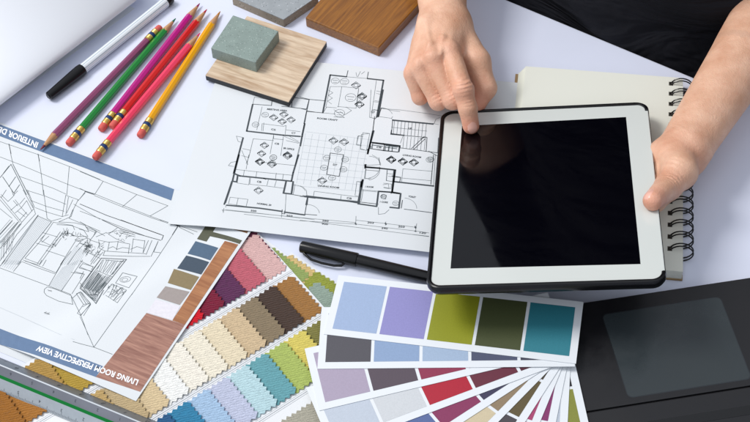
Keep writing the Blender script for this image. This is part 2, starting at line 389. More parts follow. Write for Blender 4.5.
# lower left part of the room
LN(PV, p3, N_, 1, (-120, -10, 0, 45, 270, 145, 395, 192, 405, 210, 455, 310, 495, 422), (75, 65, 120, 10), (130, 0, 220, 35, 315, 72), (125, 10, 215, 45, 310, 78), (275, 145, 360, 0), (0, 35, 30, 0),
   (250, 165, 265, 152, 300, 160, 400, 200, 410, 250, 330, 232, 262, 200, 248, 182, 250, 165), (405, 190, 475, 80, 420, 65), (475, 80, 400, 70), (345, 175, 465, 0),
   (430, 190, 470, 250, 435, 300), (445, 182, 485, 248), (455, 180, 510, 245, 455, 312, 435, 300), (470, 250, 510, 245), (430, 190, 455, 180), (408, 215, 445, 182),
   (450, 150, 563, 0), (455, 155, 540, 243, 563, 205), (470, 165, 530, 225), (465, 20, 525, 38, 515, 55), (445, 45, 520, 65), (465, 20, 445, 45), (240, 35, 260, 0), (220, 30, 235, 0), (315, 72, 355, 5))
hatch(PV, p3, [(355, 40), (440, 0), (345, 170), (280, 145)], 9)
hatch(PV, p3, [(0, 35), (80, 60), (120, 5), (30, 0)], 7)
hatch(PV, p3, [(475, 155), (530, 225), (600, 130), (545, 60)], 12, 0.3, 1)
LN(PV, p3, T, 0, (268, 168, 292, 178), (272, 174, 290, 172), (250, 295, 278, 305), (252, 302, 280, 297), (248, 298, 262, 292), (262, 306, 280, 306))
LN(PV, p3, 0.22, 2, (-80, 235, 0, 268, 120, 320, 230, 370, 335, 418, 420, 450))
# sofa, rug and wall on the right
LN(PV, p5, B_, 0, (125, 0, 230, 50, 330, 80, 455, 115), (230, 0, 330, 38, 470, 88, 460, 112), (0, 385, 45, 422, 100, 422, 262, 222), (0, 385, 120, 215, 262, 222))
LN(PV, p5, N_, 1, (550, 40, 455, 185, 290, 422), (455, 185, 415, 180, 440, 120), (440, 120, 400, 205), (405, 115, 372, 195), (395, 205, 290, 205, 130, 200), (140, 175, 370, 190), (130, 200, 140, 175), (385, 115, 355, 185),
   (300, 105, 290, 180), (365, 115, 355, 185), (300, 108, 365, 118), (285, 165, 320, 150, 355, 160), (210, 165, 240, 155, 275, 160), (160, 160, 185, 150, 210, 165), (215, 120, 205, 170), (165, 125, 155, 175), (110, 115, 160, 125, 210, 122, 280, 135),
   (280, 135, 272, 190), (105, 110, 110, 160, 140, 175), (210, 45, 160, 80, 200, 105, 250, 125), (150, 75, 210, 60), (220, 70, 310, 95), (215, 60, 300, 80), (225, 55, 310, 85),
   (140, 225, 250, 235), (120, 240, 10, 380), (245, 225, 80, 420), (250, 228, 230, 235), (95, 285, 180, 320), (60, 235, 100, 175), (75, 245, 130, 180), (0, 230, 75, 265), (0, 265, 60, 290), (20, 290, 0, 330),
   (0, 10, 140, 90), (35, 40, 95, 65, 60, 110, 0, 80), (60, 110, 45, 150), (90, 95, 150, 70), (0, 130, 60, 150),
   (240, 297, 322, 318, 275, 382, 200, 355, 240, 297), (180, 360, 262, 395, 240, 422), (180, 360, 130, 422), (170, 422, 240, 380))
LN(PV, p5, N_, 1, (520, 20, 450, 0), (563, 40, 520, 20))
LN(PV, p4, N_, 1, (563, 372, 660, 405), (560, 380, 640, 418))
PV.ell(mb, (80+255/5.63, 220+335/5.63), 4.6, 3.2, w=0.3, mi=1); PV.ell(mb, (80+252/5.63, 220+337/5.63), 2.6, 1.8, w=0.3, mi=1)
hatch(PV, p5, [(125, 225), (240, 230), (185, 310), (95, 285)], 9, 0.3, 1, 5)
hatch(PV, p5, [(85, 290), (170, 325), (100, 410), (20, 385)], 14, 0.32, 1, 3)
for i in range(26):
    x, y = random.uniform(150, 245), random.uniform(365, 422); LN(PV, p5, T, 1, (x, y, x+random.uniform(-18, 18), y+random.uniform(-16, 16)))
for i in range(30):
    x, y = random.uniform(20, 120), random.uniform(130, 200); LN(PV, p5, T, 1, (x, y, x+random.uniform(-26, 26), y+random.uniform(-24, 24)))
for i in range(20):
    x, y = random.uniform(205, 275), random.uniform(65, 115); LN(PV, p5, T, 1, (x, y, x+random.uniform(-20, 20), y+random.uniform(-14, 14)))
LN(PV, p6, N_, 1, (310, 0, 78, 322), (0, 150, 78, 322), (-40, 290, 0, 302, 78, 322, 182, 362), (0, 145, 60, 80, 10, 15), (15, 95, 50, 75), (135, 0, 90, 78, 0, -40), (145, 30, 210, 72, 262, 0), (20, 145, 60, 82), (0, 10, 50, 80))
hatch(PV, p6, [(10, 0), (130, 0), (95, 65), (75, 60)], 6, 0.25, 1)
hatch(PV, p6, [(155, 30), (205, 65), (255, 0), (200, -20)], 6, 0.3, 1, 10)
mb.build('line_drawing', [INK, INKL, INKXL], PV.root, 'fine ink perspective of a living room')

# ---- floor plan
FPB = W(426, 253.6, 4)[:2]; FPA = W(168, 224.5, 2)[:2]; FTL = W(207.4, 88.4, 1.6)[:2]
fx = unit(FPB-FPA); fy = np.array([-fx[1], fx[0]]); FTL = FPA+fy*((FTL-FPA)@fy)
fw, fhh = 297.0, 0
def h_fp(x, y):
    p = np.array([x, y])-FPA; a_, b_ = p@fx, p@fy
    return 1.9+3.9*sm(1-b_/60)*sm((a_+10)/60)+0.9*sm(1-b_/30)
hgt = (W(316.4, 62.4, 1.6)[:2]-FPA)@fy
FQ = [FPA, FPA+fx*fw, FPA+fx*fw+fy*hgt, FPA+fy*hgt+unit(FTL-FPA)*0]
FP = Sheet('floor_plan_sheet', 'white sheet with a black and white floor plan, under the wood laminate sample', 'floor plan', FQ, h_fp, nu=60, nv=50)
mb = MB()
f1 = Z(215, 90); f2 = Z(300, 60); f3 = Z(215, 155); f4 = Z(300, 130); f5 = Z(355, 90); f6 = Z(350, 155); f7 = Z(300, 190, 5.357)
G, Hh, Tn = 1.5, 0.6, 0.3
LN(FP, f1, G, 0, (212, 82, 178, 232), (180, 232, 385, 255), (385, 255, 480, 262), (158, 270, 122, 405), (505, 190, 490, 262), (490, 262, 480, 315), (122, 405, 105, 470))
LN(FP, f1, Hh, 0, (212, 80, 318, 88, 320, 65), (435, 45, 432, 98, 515, 108, 530, 55, 440, 42), (515, 118, 563, 125), (515, 120, 500, 190), (432, 98, 375, 92))
LN(FP, f1, Tn, 1, (212, 82, 222, 40, 330, 60), (265, 95, 245, 180, 235, 225), (265, 190, 385, 205, 400, 200, 395, 250), (265, 190, 262, 230), (275, 185, 270, 232), (400, 225, 480, 235), (215, 275, 330, 285), (215, 275, 190, 380, 175, 415), (330, 250, 330, 275, 385, 280),
   (385, 262, 370, 370), (330, 255, 310, 360), (390, 262, 480, 300), (400, 285, 470, 300), (420, 262, 470, 290), (120, 260, 160, 268), (120, 260, 130, 290, 150, 295), (480, 315, 455, 422), (475, 320, 450, 422), (155, 330, 200, 340, 190, 380, 150, 370), (150, 340, 185, 420))
def chair_icon(f, x, y, r=22):
    k = r
    sh = FP; P = f(x-k*1.1, y, x, y-k*0.85, x+k*1.1, y, x, y+k*0.85)
    sh.line(mb, P, 0.4, mi=0, closed=True)
    c0 = f(x, y)[0]; sh.ell(mb, c0, k/5.63*0.5, w=0.35, mi=0, n=10)
    sh.line(mb, f(x-k*1.0, y-2, x-k*0.55, y-k*0.38), 1.0, mi=0); sh.line(mb, f(x+k*1.0, y+2, x+k*0.5, y+k*0.42), 1.0, mi=0)
    sh.line(mb, f(x-k*0.3, y-k*0.5, x+k*0.3, y-k*0.5), 0.6, mi=1)
def seat_icon(f, x, y, r=20):
    FP.ell(mb, f(x, y)[0], r/5.63*0.9, w=0.3, mi=1, n=14); FP.line(mb, f(x-r*0.6, y-r*0.2, x+r*0.6, y-r*0.1), 0.4, mi=1); FP.line(mb, f(x-r*0.5, y+r*0.3, x+r*0.4, y+r*0.35), 0.3, mi=1)
for x, y in ((330, 155), (388, 138), (428, 168), (378, 178), (278, 312), (262, 358), (255, 405), (408, 365)): chair_icon(f1, x, y)
for x, y in ((282, 140), (228, 195), (328, 380), (320, 412)): seat_icon(f1, x, y)
LN(FP, f2, G, 0, (170, 85, 128, 298), (470, 115, 432, 322), (170, 85, 262, 95), (380, 105, 470, 115))
LN(FP, f2, Hh, 0, (128, 298, 38, 290, 52, 222, 140, 230), (270, 60, 262, 95), (385, 68, 378, 105), (432, 322, 418, 335, 410, 400), (0, 272, 38, 282), (0, 210, 52, 222), (38, 290, 28, 345, 10, 422), (458, 270, 440, 322))
LN(FP, f2, Tn, 1, (262, 95, 380, 105), (320, 95, 315, 70), (340, 65, 325, 95), (365, 65, 345, 80), (430, 115, 400, 325, 418, 330), (430, 175, 460, 180), (412, 235, 440, 238), (405, 280, 440, 285), (170, 150, 235, 150), (235, 150, 215, 265), (235, 150, 330, 160, 315, 272, 210, 262), (170, 150, 145, 265, 205, 270),
   (150, 265, 130, 298, 200, 305), (330, 160, 320, 260), (258, 265, 290, 285, 250, 310, 225, 290), (190, 280, 250, 325, 190, 320), (458, 270, 520, 285, 563, 290), (160, 170, 185, 185, 160, 200, 182, 215, 155, 232, 178, 248))
for (x, y, r) in ((198, 118, 24), (250, 122, 26), (285, 212, 32), (222, 300, 30), (410, 292, 10)): seat_icon(f2, x, y, r)
for x, y in ((315, 143), (350, 203), (335, 250)): chair_icon(f2, x, y, 24)
LN(FP, f3, G, 0, (135, 0, 108, 105), (108, 105, 140, 118, 275, 132), (275, 132, 430, 148), (108, 105, 98, 148, 122, 152, 128, 115), (400, 150, 385, 215, 430, 220, 440, 150), (440, 100, 430, 148), (95, 150, 52, 278), (65, 283, 250, 300, 378, 318), (390, 322, 505, 338), (505, 235, 563, 242), (470, 0, 440, 100))
LN(FP, f3, Hh, 0, (430, 222, 505, 235), (522, 240, 505, 335), (98, 155, 60, 270), (378, 308, 376, 330, 392, 332, 394, 312), (275, 132, 285, 138))
LN(FP, f3, Tn, 1, (120, 82, 235, 95, 440, 115), (235, 95, 230, 125), (165, 85, 160, 115), (345, 102, 340, 135), (385, 108, 380, 138), (130, 120, 125, 158, 190, 168, 195, 128), (200, 130, 195, 165, 290, 175, 390, 188), (300, 140, 292, 172), (345, 145, 335, 178), (85, 238, 185, 250, 175, 290, 75, 275, 85, 238), (130, 245, 120, 285),
   (450, 165, 440, 222), (75, 60, 105, 65), (75, 60, 90, 42, 130, 35), (400, 220, 395, 315), (42, 310, 200, 325, 350, 340, 470, 352, 560, 365), (48, 322, 40, 308), (60, 295, 60, 285), (376, 330, 374, 352), (50, 300, 46, 325), (260, 40, 455, 60), (190, 0, 175, 80))
for x, y in ((252, 38), (320, 52), (245, 200), (408, 5)): chair_icon(f3, x, y, 24)
seat_icon(f3, 328, 15)
FP.ell(mb, f3(442, 222)[0], 11, 11, 20, 95, w=0.28, mi=1)
# dining table and grid of floor tiles
for i in range(10):
    t = i/9; LN(FP, f4, 0.15, 2, (30+t*355, 20+t*30, -20+t*350, 300+t*45))
for i in range(9):
    t = i/8; LN(FP, f4, 0.15, 2, (35-t*62, 10+t*305, 395-t*50, 55+t*290))
LN(FP, f4, G, 0, (415, 5, 380, 135), (400, 70, 470, 78, 563, 90), (345, 290, 330, 415), (35, 372, 230, 395, 330, 405), (530, 230, 518, 350, 563, 358), (370, 208, 450, 215), (370, 195, 368, 212), (345, 335, 355, 280))
LN(FP, f4, Hh, 0, (170, 130, 245, 140, 220, 262, 150, 250, 170, 130), (380, 135, 380, 108), (440, 345, 430, 422), (440, 345, 520, 352, 563, 360), (450, 215, 535, 225, 530, 290), (395, 105, 475, 118, 550, 125), (475, 80, 470, 118), (330, 405, 440, 418), (510, 25, 563, 30), (515, 0, 510, 25), (45, 380, 40, 422))
LN(FP, f4, Tn, 1, (345, 25, 392, 20, 375, 115, 340, 110, 345, 25), (350, 35, 325, 35, 318, 85, 345, 90), (80, 345, 330, 378), (80, 345, 75, 375), (232, 368, 228, 395), (320, 290, 342, 295), (320, 290, 310, 365), (370, 212, 362, 275, 400, 272), (370, 225, 440, 232), (490, 225, 485, 285, 520, 290), (365, 200, 450, 195, 445, 155), (470, 300, 515, 305, 512, 330, 470, 322), (0, 375, 40, 378, 35, 340, 15, 320, 0, 315), (355, 335, 345, 400), (350, 335, 440, 345), (490, 245, 525, 250), (530, 265, 563, 268), (530, 290, 563, 295))
for x, y in ((188, 60), (248, 68), (125, 285), (512, 167)): chair_icon(f4, x, y, 24)
for x, y, r in ((213, 110, 20), (150, 158, 20), (254, 166, 20), (135, 213, 20), (244, 222, 20), (180, 270, 20), (470, 375, 16)): seat_icon(f4, x, y, r)
FP.ell(mb, f4(385, 200)[0], 11, 11, 0, 85, w=0.28, mi=1); FP.ell(mb, f4(372, 215)[0], 12, 12, -80, 5, w=0.28, mi=1)
LN(FP, f4, 0.8, 1, (480, 97, 545, 106), (482, 88, 548, 98), (405, 85, 465, 92), (480, 92, 478, 115), (500, 95, 497, 117), (520, 98, 518, 120), (400, 90, 398, 105))
# stairs
LN(FP, f5, 1.7, 0, (212, 170, 440, 192))
LN(FP, f5, 1.4, 0, (205, 247, 275, 256), (100, 298, 252, 318), (100, 232, 72, 358), (130, 150, 158, 0), (252, 318, 246, 348))
LN(FP, f5, Hh, 0, (275, 256, 405, 268), (212, 170, 205, 247), (246, 325, 345, 338, 415, 348, 470, 355), (100, 298, 96, 332, 245, 350), (318, 330, 390, 262), (110, 150, 100, 232), (405, 268, 400, 345), (415, 345, 470, 375), (330, 335, 395, 275), (400, 265, 365, 275), (470, 270, 465, 355), (165, 308, 160, 342))
for i in range(10):
    x = 222+i*20; LN(FP, f5, 0.34, 1, (x, 173+i*1.9, x-7, 249+i*1.8))
    if i > 2: LN(FP, f5, 0.3, 1, (x-6, 255+i*1.8, x-13, 322+i*2))
LN(FP, f5, Tn, 1, (145, 105, 250, 112, 400, 132, 520, 152), (145, 105, 135, 150, 205, 160, 212, 150), (205, 160, 212, 170), (90, 0, 82, 155, 110, 160), (205, 210, 405, 232), (80, 245, 45, 240, 30, 330, 60, 340), (45, 262, 20, 258, 8, 305, 35, 312), (445, 190, 470, 195), (480, 155, 455, 165, 445, 190), (165, 310, 245, 320), (190, 345, 195, 310), (255, 300, 270, 260), (120, 20, 145, 25), (110, 60, 138, 65), (105, 110, 130, 115))
FP.ell(mb, f5(145, 150)[0], 11, 11, 15, 95, w=0.28, mi=1)
for x, y in ((205, 393), (268, 402), (330, 408), (38, 38), (25, 82)): chair_icon(f5, x, y, 24)
seat_icon(f5, 420, 393, 20)
# bathrooms
LN(FP, f6, G, 0, (85, 55, 85, 75), (70, 140, 45, 270), (90, 70, 165, 75, 255, 85), (255, 85, 238, 205), (245, 150, 470, 175), (160, 205, 150, 288), (160, 205, 235, 210), (235, 212, 285, 218, 275, 300), (225, 295, 275, 300), (0, 262, 45, 270), (45, 275, 150, 290))
LN(FP, f6, Hh, 0, (305, 305, 360, 312, 460, 325), (295, 255, 288, 300), (470, 0, 455, 165), (235, 118, 285, 126, 280, 150), (240, 200, 230, 218))
LN(FP, f6, Tn, 1, (90, 78, 85, 130, 110, 138), (90, 85, 160, 90), (210, 85, 205, 145, 240, 150), (215, 120, 245, 122), (185, 168, 215, 162, 220, 190, 190, 185), (180, 222, 178, 245, 200, 250, 205, 225), (298, 78, 290, 150), (298, 78, 460, 92), (290, 130, 455, 145), (60, 200, 150, 208), (65, 195, 55, 275), (160, 295, 160, 335, 195, 330, 220, 308), (38, 150, 55, 150), (38, 150, 28, 228, 45, 232), (480, 0, 470, 175), (125, 0, 160, 20, 170, 60))
FP.ell(mb, f6(298, 300)[0], 12, 12, -5, 80, w=0.28, mi=1); FP.ell(mb, f6(92, 85)[0], 12, 12, -80, 5, w=0.28, mi=1)
for x, y, r in ((257, 272, 17), (188, 235, 14), (455, 25, 18)): seat_icon(f6, x, y, r)
for x, y in ((232, 25), (298, 38), (360, 42)): chair_icon(f6, x, y, 24)
# dimension lines
LN(FP, f7, Tn, 1, (0, 148, 300, 175), (0, 165, 300, 183, 620, 220, 690, 230), (300, 162, 460, 180, 620, 200), (0, 150, -400, 105), (0, 165, -300, 130), (600, 238, 690, 248), (0, 162, 300, 200, 690, 250), (300, 140, 298, 185), (625, 180, 618, 225), (460, 170, 457, 190))
LN(FP, f7, 0.9, 0, (294, 182, 302, 182), (296, 178, 300, 186), (455, 180, 463, 182), (457, 176, 461, 186), (614, 200, 622, 202), (617, 194, 619, 206), (614, 220, 622, 222))
LN(FP, f7, Hh, 0, (15, 30, 40, 35, 30, 80), (30, 38, 310, 68), (0, 130, 25, 135), (25, 130, 90, 135), (600, 108, 705, 122))
FP.ell(mb, f7(30, 130)[0], 12, 12, 5, 88, w=0.28, mi=1)
def ft(f, x0, y0, x1, y1, hx, hy, s_):
    a_, b_, c_ = f(x0, y0)[0], f(x1, y1)[0], f(x0+hx, y0+hy)[0]
    put_text(mb, s_, FP.at(*a_), FP.at(*b_), FP.at(*c_), h_fp, 0.2, bold=0.02)
ft(f1, 292, 112, 405, 122, 3, -8.5, 'MEETING AREA'); ft(f2, 95, 332, 210, 344, 3, -8.5, 'ROOM CRAFT'); ft(f3, 235, 277, 315, 287, 3, -8.5, 'NORMAL 20'); ft(f4, 100, 318, 218, 330, 3, -8.5, 'DINING ROOM')
ft(f1, 385, 332, 445, 340, 2, -9, 'BR OFFICE'); ft(f5, 268, 370, 370, 384, 3, -8.5, 'LIVING ROOM'); ft(f6, 328, 238, 370, 243, 2, -9, 'TOILET'); ft(f6, 85, 183, 130, 186, 2, -9, '1 ROOM'); ft(f6, 168, 268, 212, 272, 2, -9, '1 CORE')
for (x, y, t) in ((115, 185, '900'), (118, 168, '260'), (360, 178, '203'), (435, 208, '240'), (525, 200, '203'), (640, 233, '120')): ft(f7, x, y, x+34, y+3, 2, -9, t)
ft(f3, 200, 318, 232, 321, 2, -9, '500'); ft(f3, 400, 345, 435, 349, 2, -9, '203'); ft(f4, 185, 200, 208, 203, 2, -10, 'DT'); ft(f4, 262, 388, 290, 392, 2, -10, 'CB'); ft(f3, 235, 155, 260, 158, 2, -10, 'CB'); ft(f1, 315, 226, 340, 230, 2, -9, 'CS'); ft(f1, 335, 306, 360, 309, 2, -9, 'CB')
ft(f5, 120, 326, 148, 329, 2, -9, 'CB'); ft(f5, 300, 220, 320, 222, 2, -9, 'UP'); ft(f1, 430, 246, 452, 249, 2, -9, 'CT')
mb.build('line_drawing', [INK, INKL, INKXL], FP.root, 'dark ink floor plan with furniture symbols')

# ---- second sheet below the perspective drawing
hq = lambda x, y: 0.35
q0 = W(0, 352, .35)[:2]; q1 = W(48, 372, .35)[:2]
Sheet('paper_sheet', 'plain white sheet peeking out below the perspective drawing near the ruler', 'paper', [q1+unit(q0-q1)*200, q1, q1+np.array([-lt[1], lt[0]])*-90, q1+unit(q0-q1)*200+np.array([-lt[1], lt[0]])*-90], hq, nu=4, nv=4)

# ---- rolled paper top left
a_, b_ = W(0, 107, 0), W(139, 0, 0); ax = unit(b_-a_); nn = np.array([-ax[1], ax[0], 0]); nn = nn if nn[0] < 0 else -nn
root = thing('paper_roll', 'large blank white sheet curled into a loose roll at the upper left', 'paper roll', tuple(a_))
mb = MB(); prof = []
RA, RB = 105.0, 16.0
def proj_(X):
    d = np.array(X)-CAM; u = F*(d@R_)/(d@FW); v = F*(d@U_)/(d@FW); return 375+u, 211-v
mid = a_+ax*0.5*np.linalg.norm(b_-a_)
def side_(c0):
    m = -1e9
    for k in range(60):
        t = math.radians(-90+k*3)
        X = mid+nn*(c0-RA*math.cos(t))+np.array([0, 0, RB+.5+RB*math.sin(t)]); x, y = proj_(X)
        m = max(m, ((x-0)*107+(y-107)*139)/math.hypot(107, 139))
    return m
lo_, hi_ = -60.0, 260.0
for _ in range(40):
    md_ = (lo_+hi_)/2
    if side_(md_) > 0: lo_ = md_
    else: hi_ = md_
cx_ = lo_
P = []
for i in range(80):
    t = math.radians(-70+i*7.0); k_ = 1-0.0016*i; P.append((cx_-RA*k_*math.cos(t), RB+.5+RB*k_*math.sin(t)))
L0, L1 = -260.0, np.linalg.norm(b_-a_)+6
vs = []; fs = []
for (tt, zz) in P:
    for k in (0, 1):
        base = a_+ax*(L0 if k == 0 else L1)
        vs.append(base+nn*tt+np.array([0, 0, zz]))
for i in range(len(P)-1): fs.append((2*i, 2*i+1, 2*i+3, 2*i+2))
mb.add(vs, fs); o = mb.build('paper', mat('bright_paper', rgb(236, 240, 247), 0.7, bump=0.05, bscale=600, spec=.3), root, smooth=True)
sd = o.modifiers.new('thickness', 'SOLIDIFY'); sd.thickness = 0.3*S
c0 = W(-25, 125, .3)[:2]; c1 = W(134.5, 8.5, .3)[:2]; nv = unit(np.array([-(c1-c0)[1], (c1-c0)[0]])); nv = nv if nv[0] < 0 else -nv
Sheet('paper_sheet', 'blank sheet lying flat under the curled paper roll', 'paper', [c0, c1, c1+nv*160, c0+nv*160], lambda x, y: 0.3, nu=4, nv=4, th=0.2)

# ================================================================= swatches
SWG = 'pages of pinked fabric swatches'
SWM = mat('swatch_page', rgb(226, 228, 230), 0.6, bump=0.05, spec=0.3)
def zig(a, b, outn, pitch=4.6, amp=2.3):
    a = np.array(a, float); b = np.array(b, float); L_ = np.linalg.norm(b-a); n = max(1, round(L_/pitch)); pts = []
    for i in range(n):
        pts.append(a+(b-a)*(i/n)); pts.append(a+(b-a)*((i+0.5)/n)+outn*amp*(1+random.uniform(-.15, .15)))
    return pts
def swatch(parent, quad, z0, z1, col, label, edge=(1, 1, 1, 1)):
    """quad (xy) in order; z rises from the quad[3]-quad[0] side... heights at the four corners"""
    q = [np.array(p[:2], float) for p in quad]; c = sum(q)/4; pts = []
    for i in range(4):
        a, b = q[i], q[(i+1) % 4]; t = unit(b-a); n = np.array([t[1], -t[0]])
        if n@(a-c) < 0: n = -n
        pts += zig(a, b, n) if edge[i] else [a]
    axis = (q[1]+q[2])/2-(q[0]+q[3])/2; L2 = axis@axis; o = (q[0]+q[3])/2
    zf = lambda x, y: z0+(z1-z0)*float((np.array([x, y])-o)@axis/L2)
    mb = MB(); mb.prism([tuple(p) for p in pts], zf, lambda x, y: zf(x, y)+0.75)
    return mb.build('fabric_swatch', fabric(label.replace(' ', '_'), rgb(*col)), parent, label)
pg = thing('swatch_page', 'largest swatch page, with rows of pink, brown, cream and blue fabrics', 'swatch page', tuple(SW(60, 60))+(0,), SWG)
mb = MB()
mb.prism([tuple(SW(0, -1)), tuple(SW(205, -1)), tuple(SW(205, 290)), tuple(SW(0, 290))], 1.6, 2.0)
for uu in (55.5, 107.5, 160.5):                           # folded ridges between the rows
    for du in (-1.6, 0, 1.6): mb.prism([tuple(SW(uu+du-.55, -1)), tuple(SW(uu+du+.55, -1)), tuple(SW(uu+du+.55, 290)), tuple(SW(uu+du-.55, 290))], 2.0, 2.6 if du == 0 else 2.35)
mb.build('page', SWM, pg, bevel=0.1)
def row(u0, u1, v0, cols, PIT=18.5):
    for i, (cc, lb) in enumerate(cols):
        va = v0+PIT*i                                    # right edge
        # right end lies raised on its neighbour, left end low
        swatch(pg, [SW(u0, va+PIT+9), SW(u0, va), SW(u1, va), SW(u1, va+PIT+9)] if False else [SW(u0, va+PIT), SW(u0, va-1.5), SW(u1, va-1.5), SW(u1, va+PIT)], 2.05, 3.6 if i else 2.15, cc, lb, (1, 1, 1, 1))
rowA = [((96, 38, 62), 'maroon fabric swatch'), ]
swatch(pg, [SW(1, 22), SW(1, 2), SW(40, 2), SW(40, 22)], 2.02, 2.02, (98, 36, 62), 'maroon fabric swatch')
row(5, 50, 3.5, [((218, 178, 174), 'pale pink fabric swatch'), ((190, 96, 110), 'rose pink fabric swatch'), ((92, 44, 82), 'purple fabric swatch'), ((122, 24, 52), 'wine red fabric swatch'), ((206, 14, 36), 'scarlet fabric swatch'),
    ((146, 62, 36), 'rust fabric swatch'), ((168, 92, 40), 'copper fabric swatch'), ((180, 128, 56), 'amber fabric swatch'), ((188, 150, 70), 'straw fabric swatch'), ((178, 148, 60), 'olive gold fabric swatch'), ((176, 140, 72), 'golden khaki fabric swatch'),
    ((164, 108, 44), 'caramel brown fabric swatch'), ((152, 98, 36), 'golden brown fabric swatch')], 20.7)
row(61, 104, 4.5, [((160, 114, 62), 'ochre brown fabric swatch'), ((72, 56, 48), 'dark brown fabric swatch'), ((136, 120, 96), 'taupe fabric swatch'), ((206, 182, 146), 'sand fabric swatch'), ((228, 214, 184), 'cream fabric swatch'), ((236, 228, 208), 'light cream fabric swatch'), ((240, 234, 220), 'ivory fabric swatch'),
    ((240, 240, 236), 'white fabric swatch'), ((214, 192, 152), 'wheat fabric swatch'), ((190, 168, 128), 'beige fabric swatch'), ((190, 160, 104), 'light ochre fabric swatch')])
row(113, 156, 10.5, [((128, 124, 66), 'moss fabric swatch'), ((214, 198, 100), 'yellow fabric swatch'), ((170, 186, 100), 'lime green fabric swatch'), ((104, 162, 170), 'teal fabric swatch'), ((184, 214, 220), 'pale aqua fabric swatch'), ((190, 196, 218), 'lilac fabric swatch'),
    ((164, 192, 220), 'light blue fabric swatch'), ((52, 128, 166), 'strong blue fabric swatch'), ((44, 92, 136), 'deep blue fabric swatch')])
row(173, 204, 54, [((172, 168, 152), 'stone grey fabric swatch')], 36)
row(173, 204, 16, [((150, 146, 132), 'grey fabric swatch')], 32)
# two further pages that stick out to the right
pa, pb = W(255, 231.5, .5)[:2], W(345, 298, .5)[:2]; gd = unit(pb-pa); gn = np.array([gd[1], -gd[0]])
if gn[1] > 0: gn = -gn
pg2 = thing('swatch_page', 'swatch page with a green fabric strip, tucked beneath the pink swatches', 'swatch page', tuple(pa)+(0,), SWG)
mb = MB(); mb.prism([tuple(pa), tuple(pa+gd*175), tuple(pa+gd*175+gn*100), tuple(pa+gn*100)], 0.3, 0.5); 
def T2(s_, t_): return pa+gd*s_+gn*t_
for s_ in (72.5, 74.0): mb.prism([tuple(T2(s_, 0)), tuple(T2(s_+.5, 0)), tuple(T2(s_+.5, 100)), tuple(T2(s_, 100))], .5, .62)
mb.build('page', SWM, pg2)
z6 = Z(250, 220)
swatch(pg2, [T2(24, 3.5), T2(68, 3.5), T2(68, 30), T2(24, 30)], 0.52, 0.52, (148, 166, 96), 'leaf green fabric swatch')
swatch(pg2, [T2(79, 4.5), T2(112, 4.5), T2(112, 34), T2(79, 34)], 0.52, 0.52, (146, 164, 150), 'grey green fabric swatch')
pg3 = thing('swatch_page', 'lowest swatch page with cream and olive strips showing beside the black pen', 'swatch page', tuple(T2(30, -10))+(0,), SWG)
gd3 = unit(W(345, 291, .2)[:2]-W(283, 250, .2)[:2]); gn3 = np.array([gd3[1], -gd3[0]]); gn3 = gn3 if gn3[1] < 0 else -gn3
q3 = W(289, 252, .2)[:2]
def T3(s_, t_): return q3+gd3*s_+gn3*t_
mb = MB(); mb.prism([tuple(T3(2, -1)), tuple(T3(130, -1)), tuple(T3(130, 60)), tuple(T3(12, 60))], 0.05, 0.2); mb.build('page', SWM, pg3)
swatch(pg3, [T3(3, 3), T3(32, 3), T3(32, 17), T3(10, 17)], 0.22, 0.22, (214, 186, 124), 'straw yellow fabric swatch')
swatch(pg3, [T3(33, 2), T3(72, 2), T3(72, 27), T3(33, 27)], 0.3, 0.3, (148, 156, 62), 'olive green fabric swatch')

# ================================================================ fan cards
def zf_(x): return 4.9+9.4*min(1.15, max(-0.2, (x+48)/200))
def FZ(px, py, lay):
    z = 5
    for _ in range(5): p = W(px, py, z); z = zf_(p[0])+lay
    return p[:2]
LAY = 0.62; NC = 12
top = (NC-1)*LAY
c1 = [FZ(*p, top) for p in ((335.9, 275), (580.4, 301.3), (575.1, 363.5), (322.5, 333.9))]
ax1 = unit((c1[0]+c1[3])/2-(c1[1]+c1[2])/2); CL = np.linalg.norm((c1[0]+c1[3])/2-(c1[1]+c1[2])/2); CW = (np.linalg.norm(c1[0]-c1[3])+np.linalg.norm(c1[1]-c1[2]))/2
E_ = [((322.5, 333.9), (575.1, 363.5)), ((314.6, 368.8), (450, 367.5)), ((318.5, 410.7), (450, 379.7)), ((404.6, 422), (450, 405)), ((463, 422), (534, 375.8)), ((498, 422), (548, 371)), ((525, 422), (559, 369)), ((540, 422), (562, 368)), ((556, 422), (567, 367)), ((567.7, 422), (570.5, 365)), ((588.4, 422), (575.4, 364.9))]
EXT = [0, -1, -1, 0, 3, 8, 16, 20, 25, 25, 22]
CARDS = []
for i, (pa_, pb_) in enumerate(E_):
    lay = top-LAY*i; A_, B__ = FZ(*pa_, lay), FZ(*pb_, lay); dd = unit(A_-B__); Qw = FZ(576, 363.5, lay)
    CARDS.append((B__+dd*((Qw-B__)@dd)-dd*EXT[i], dd))
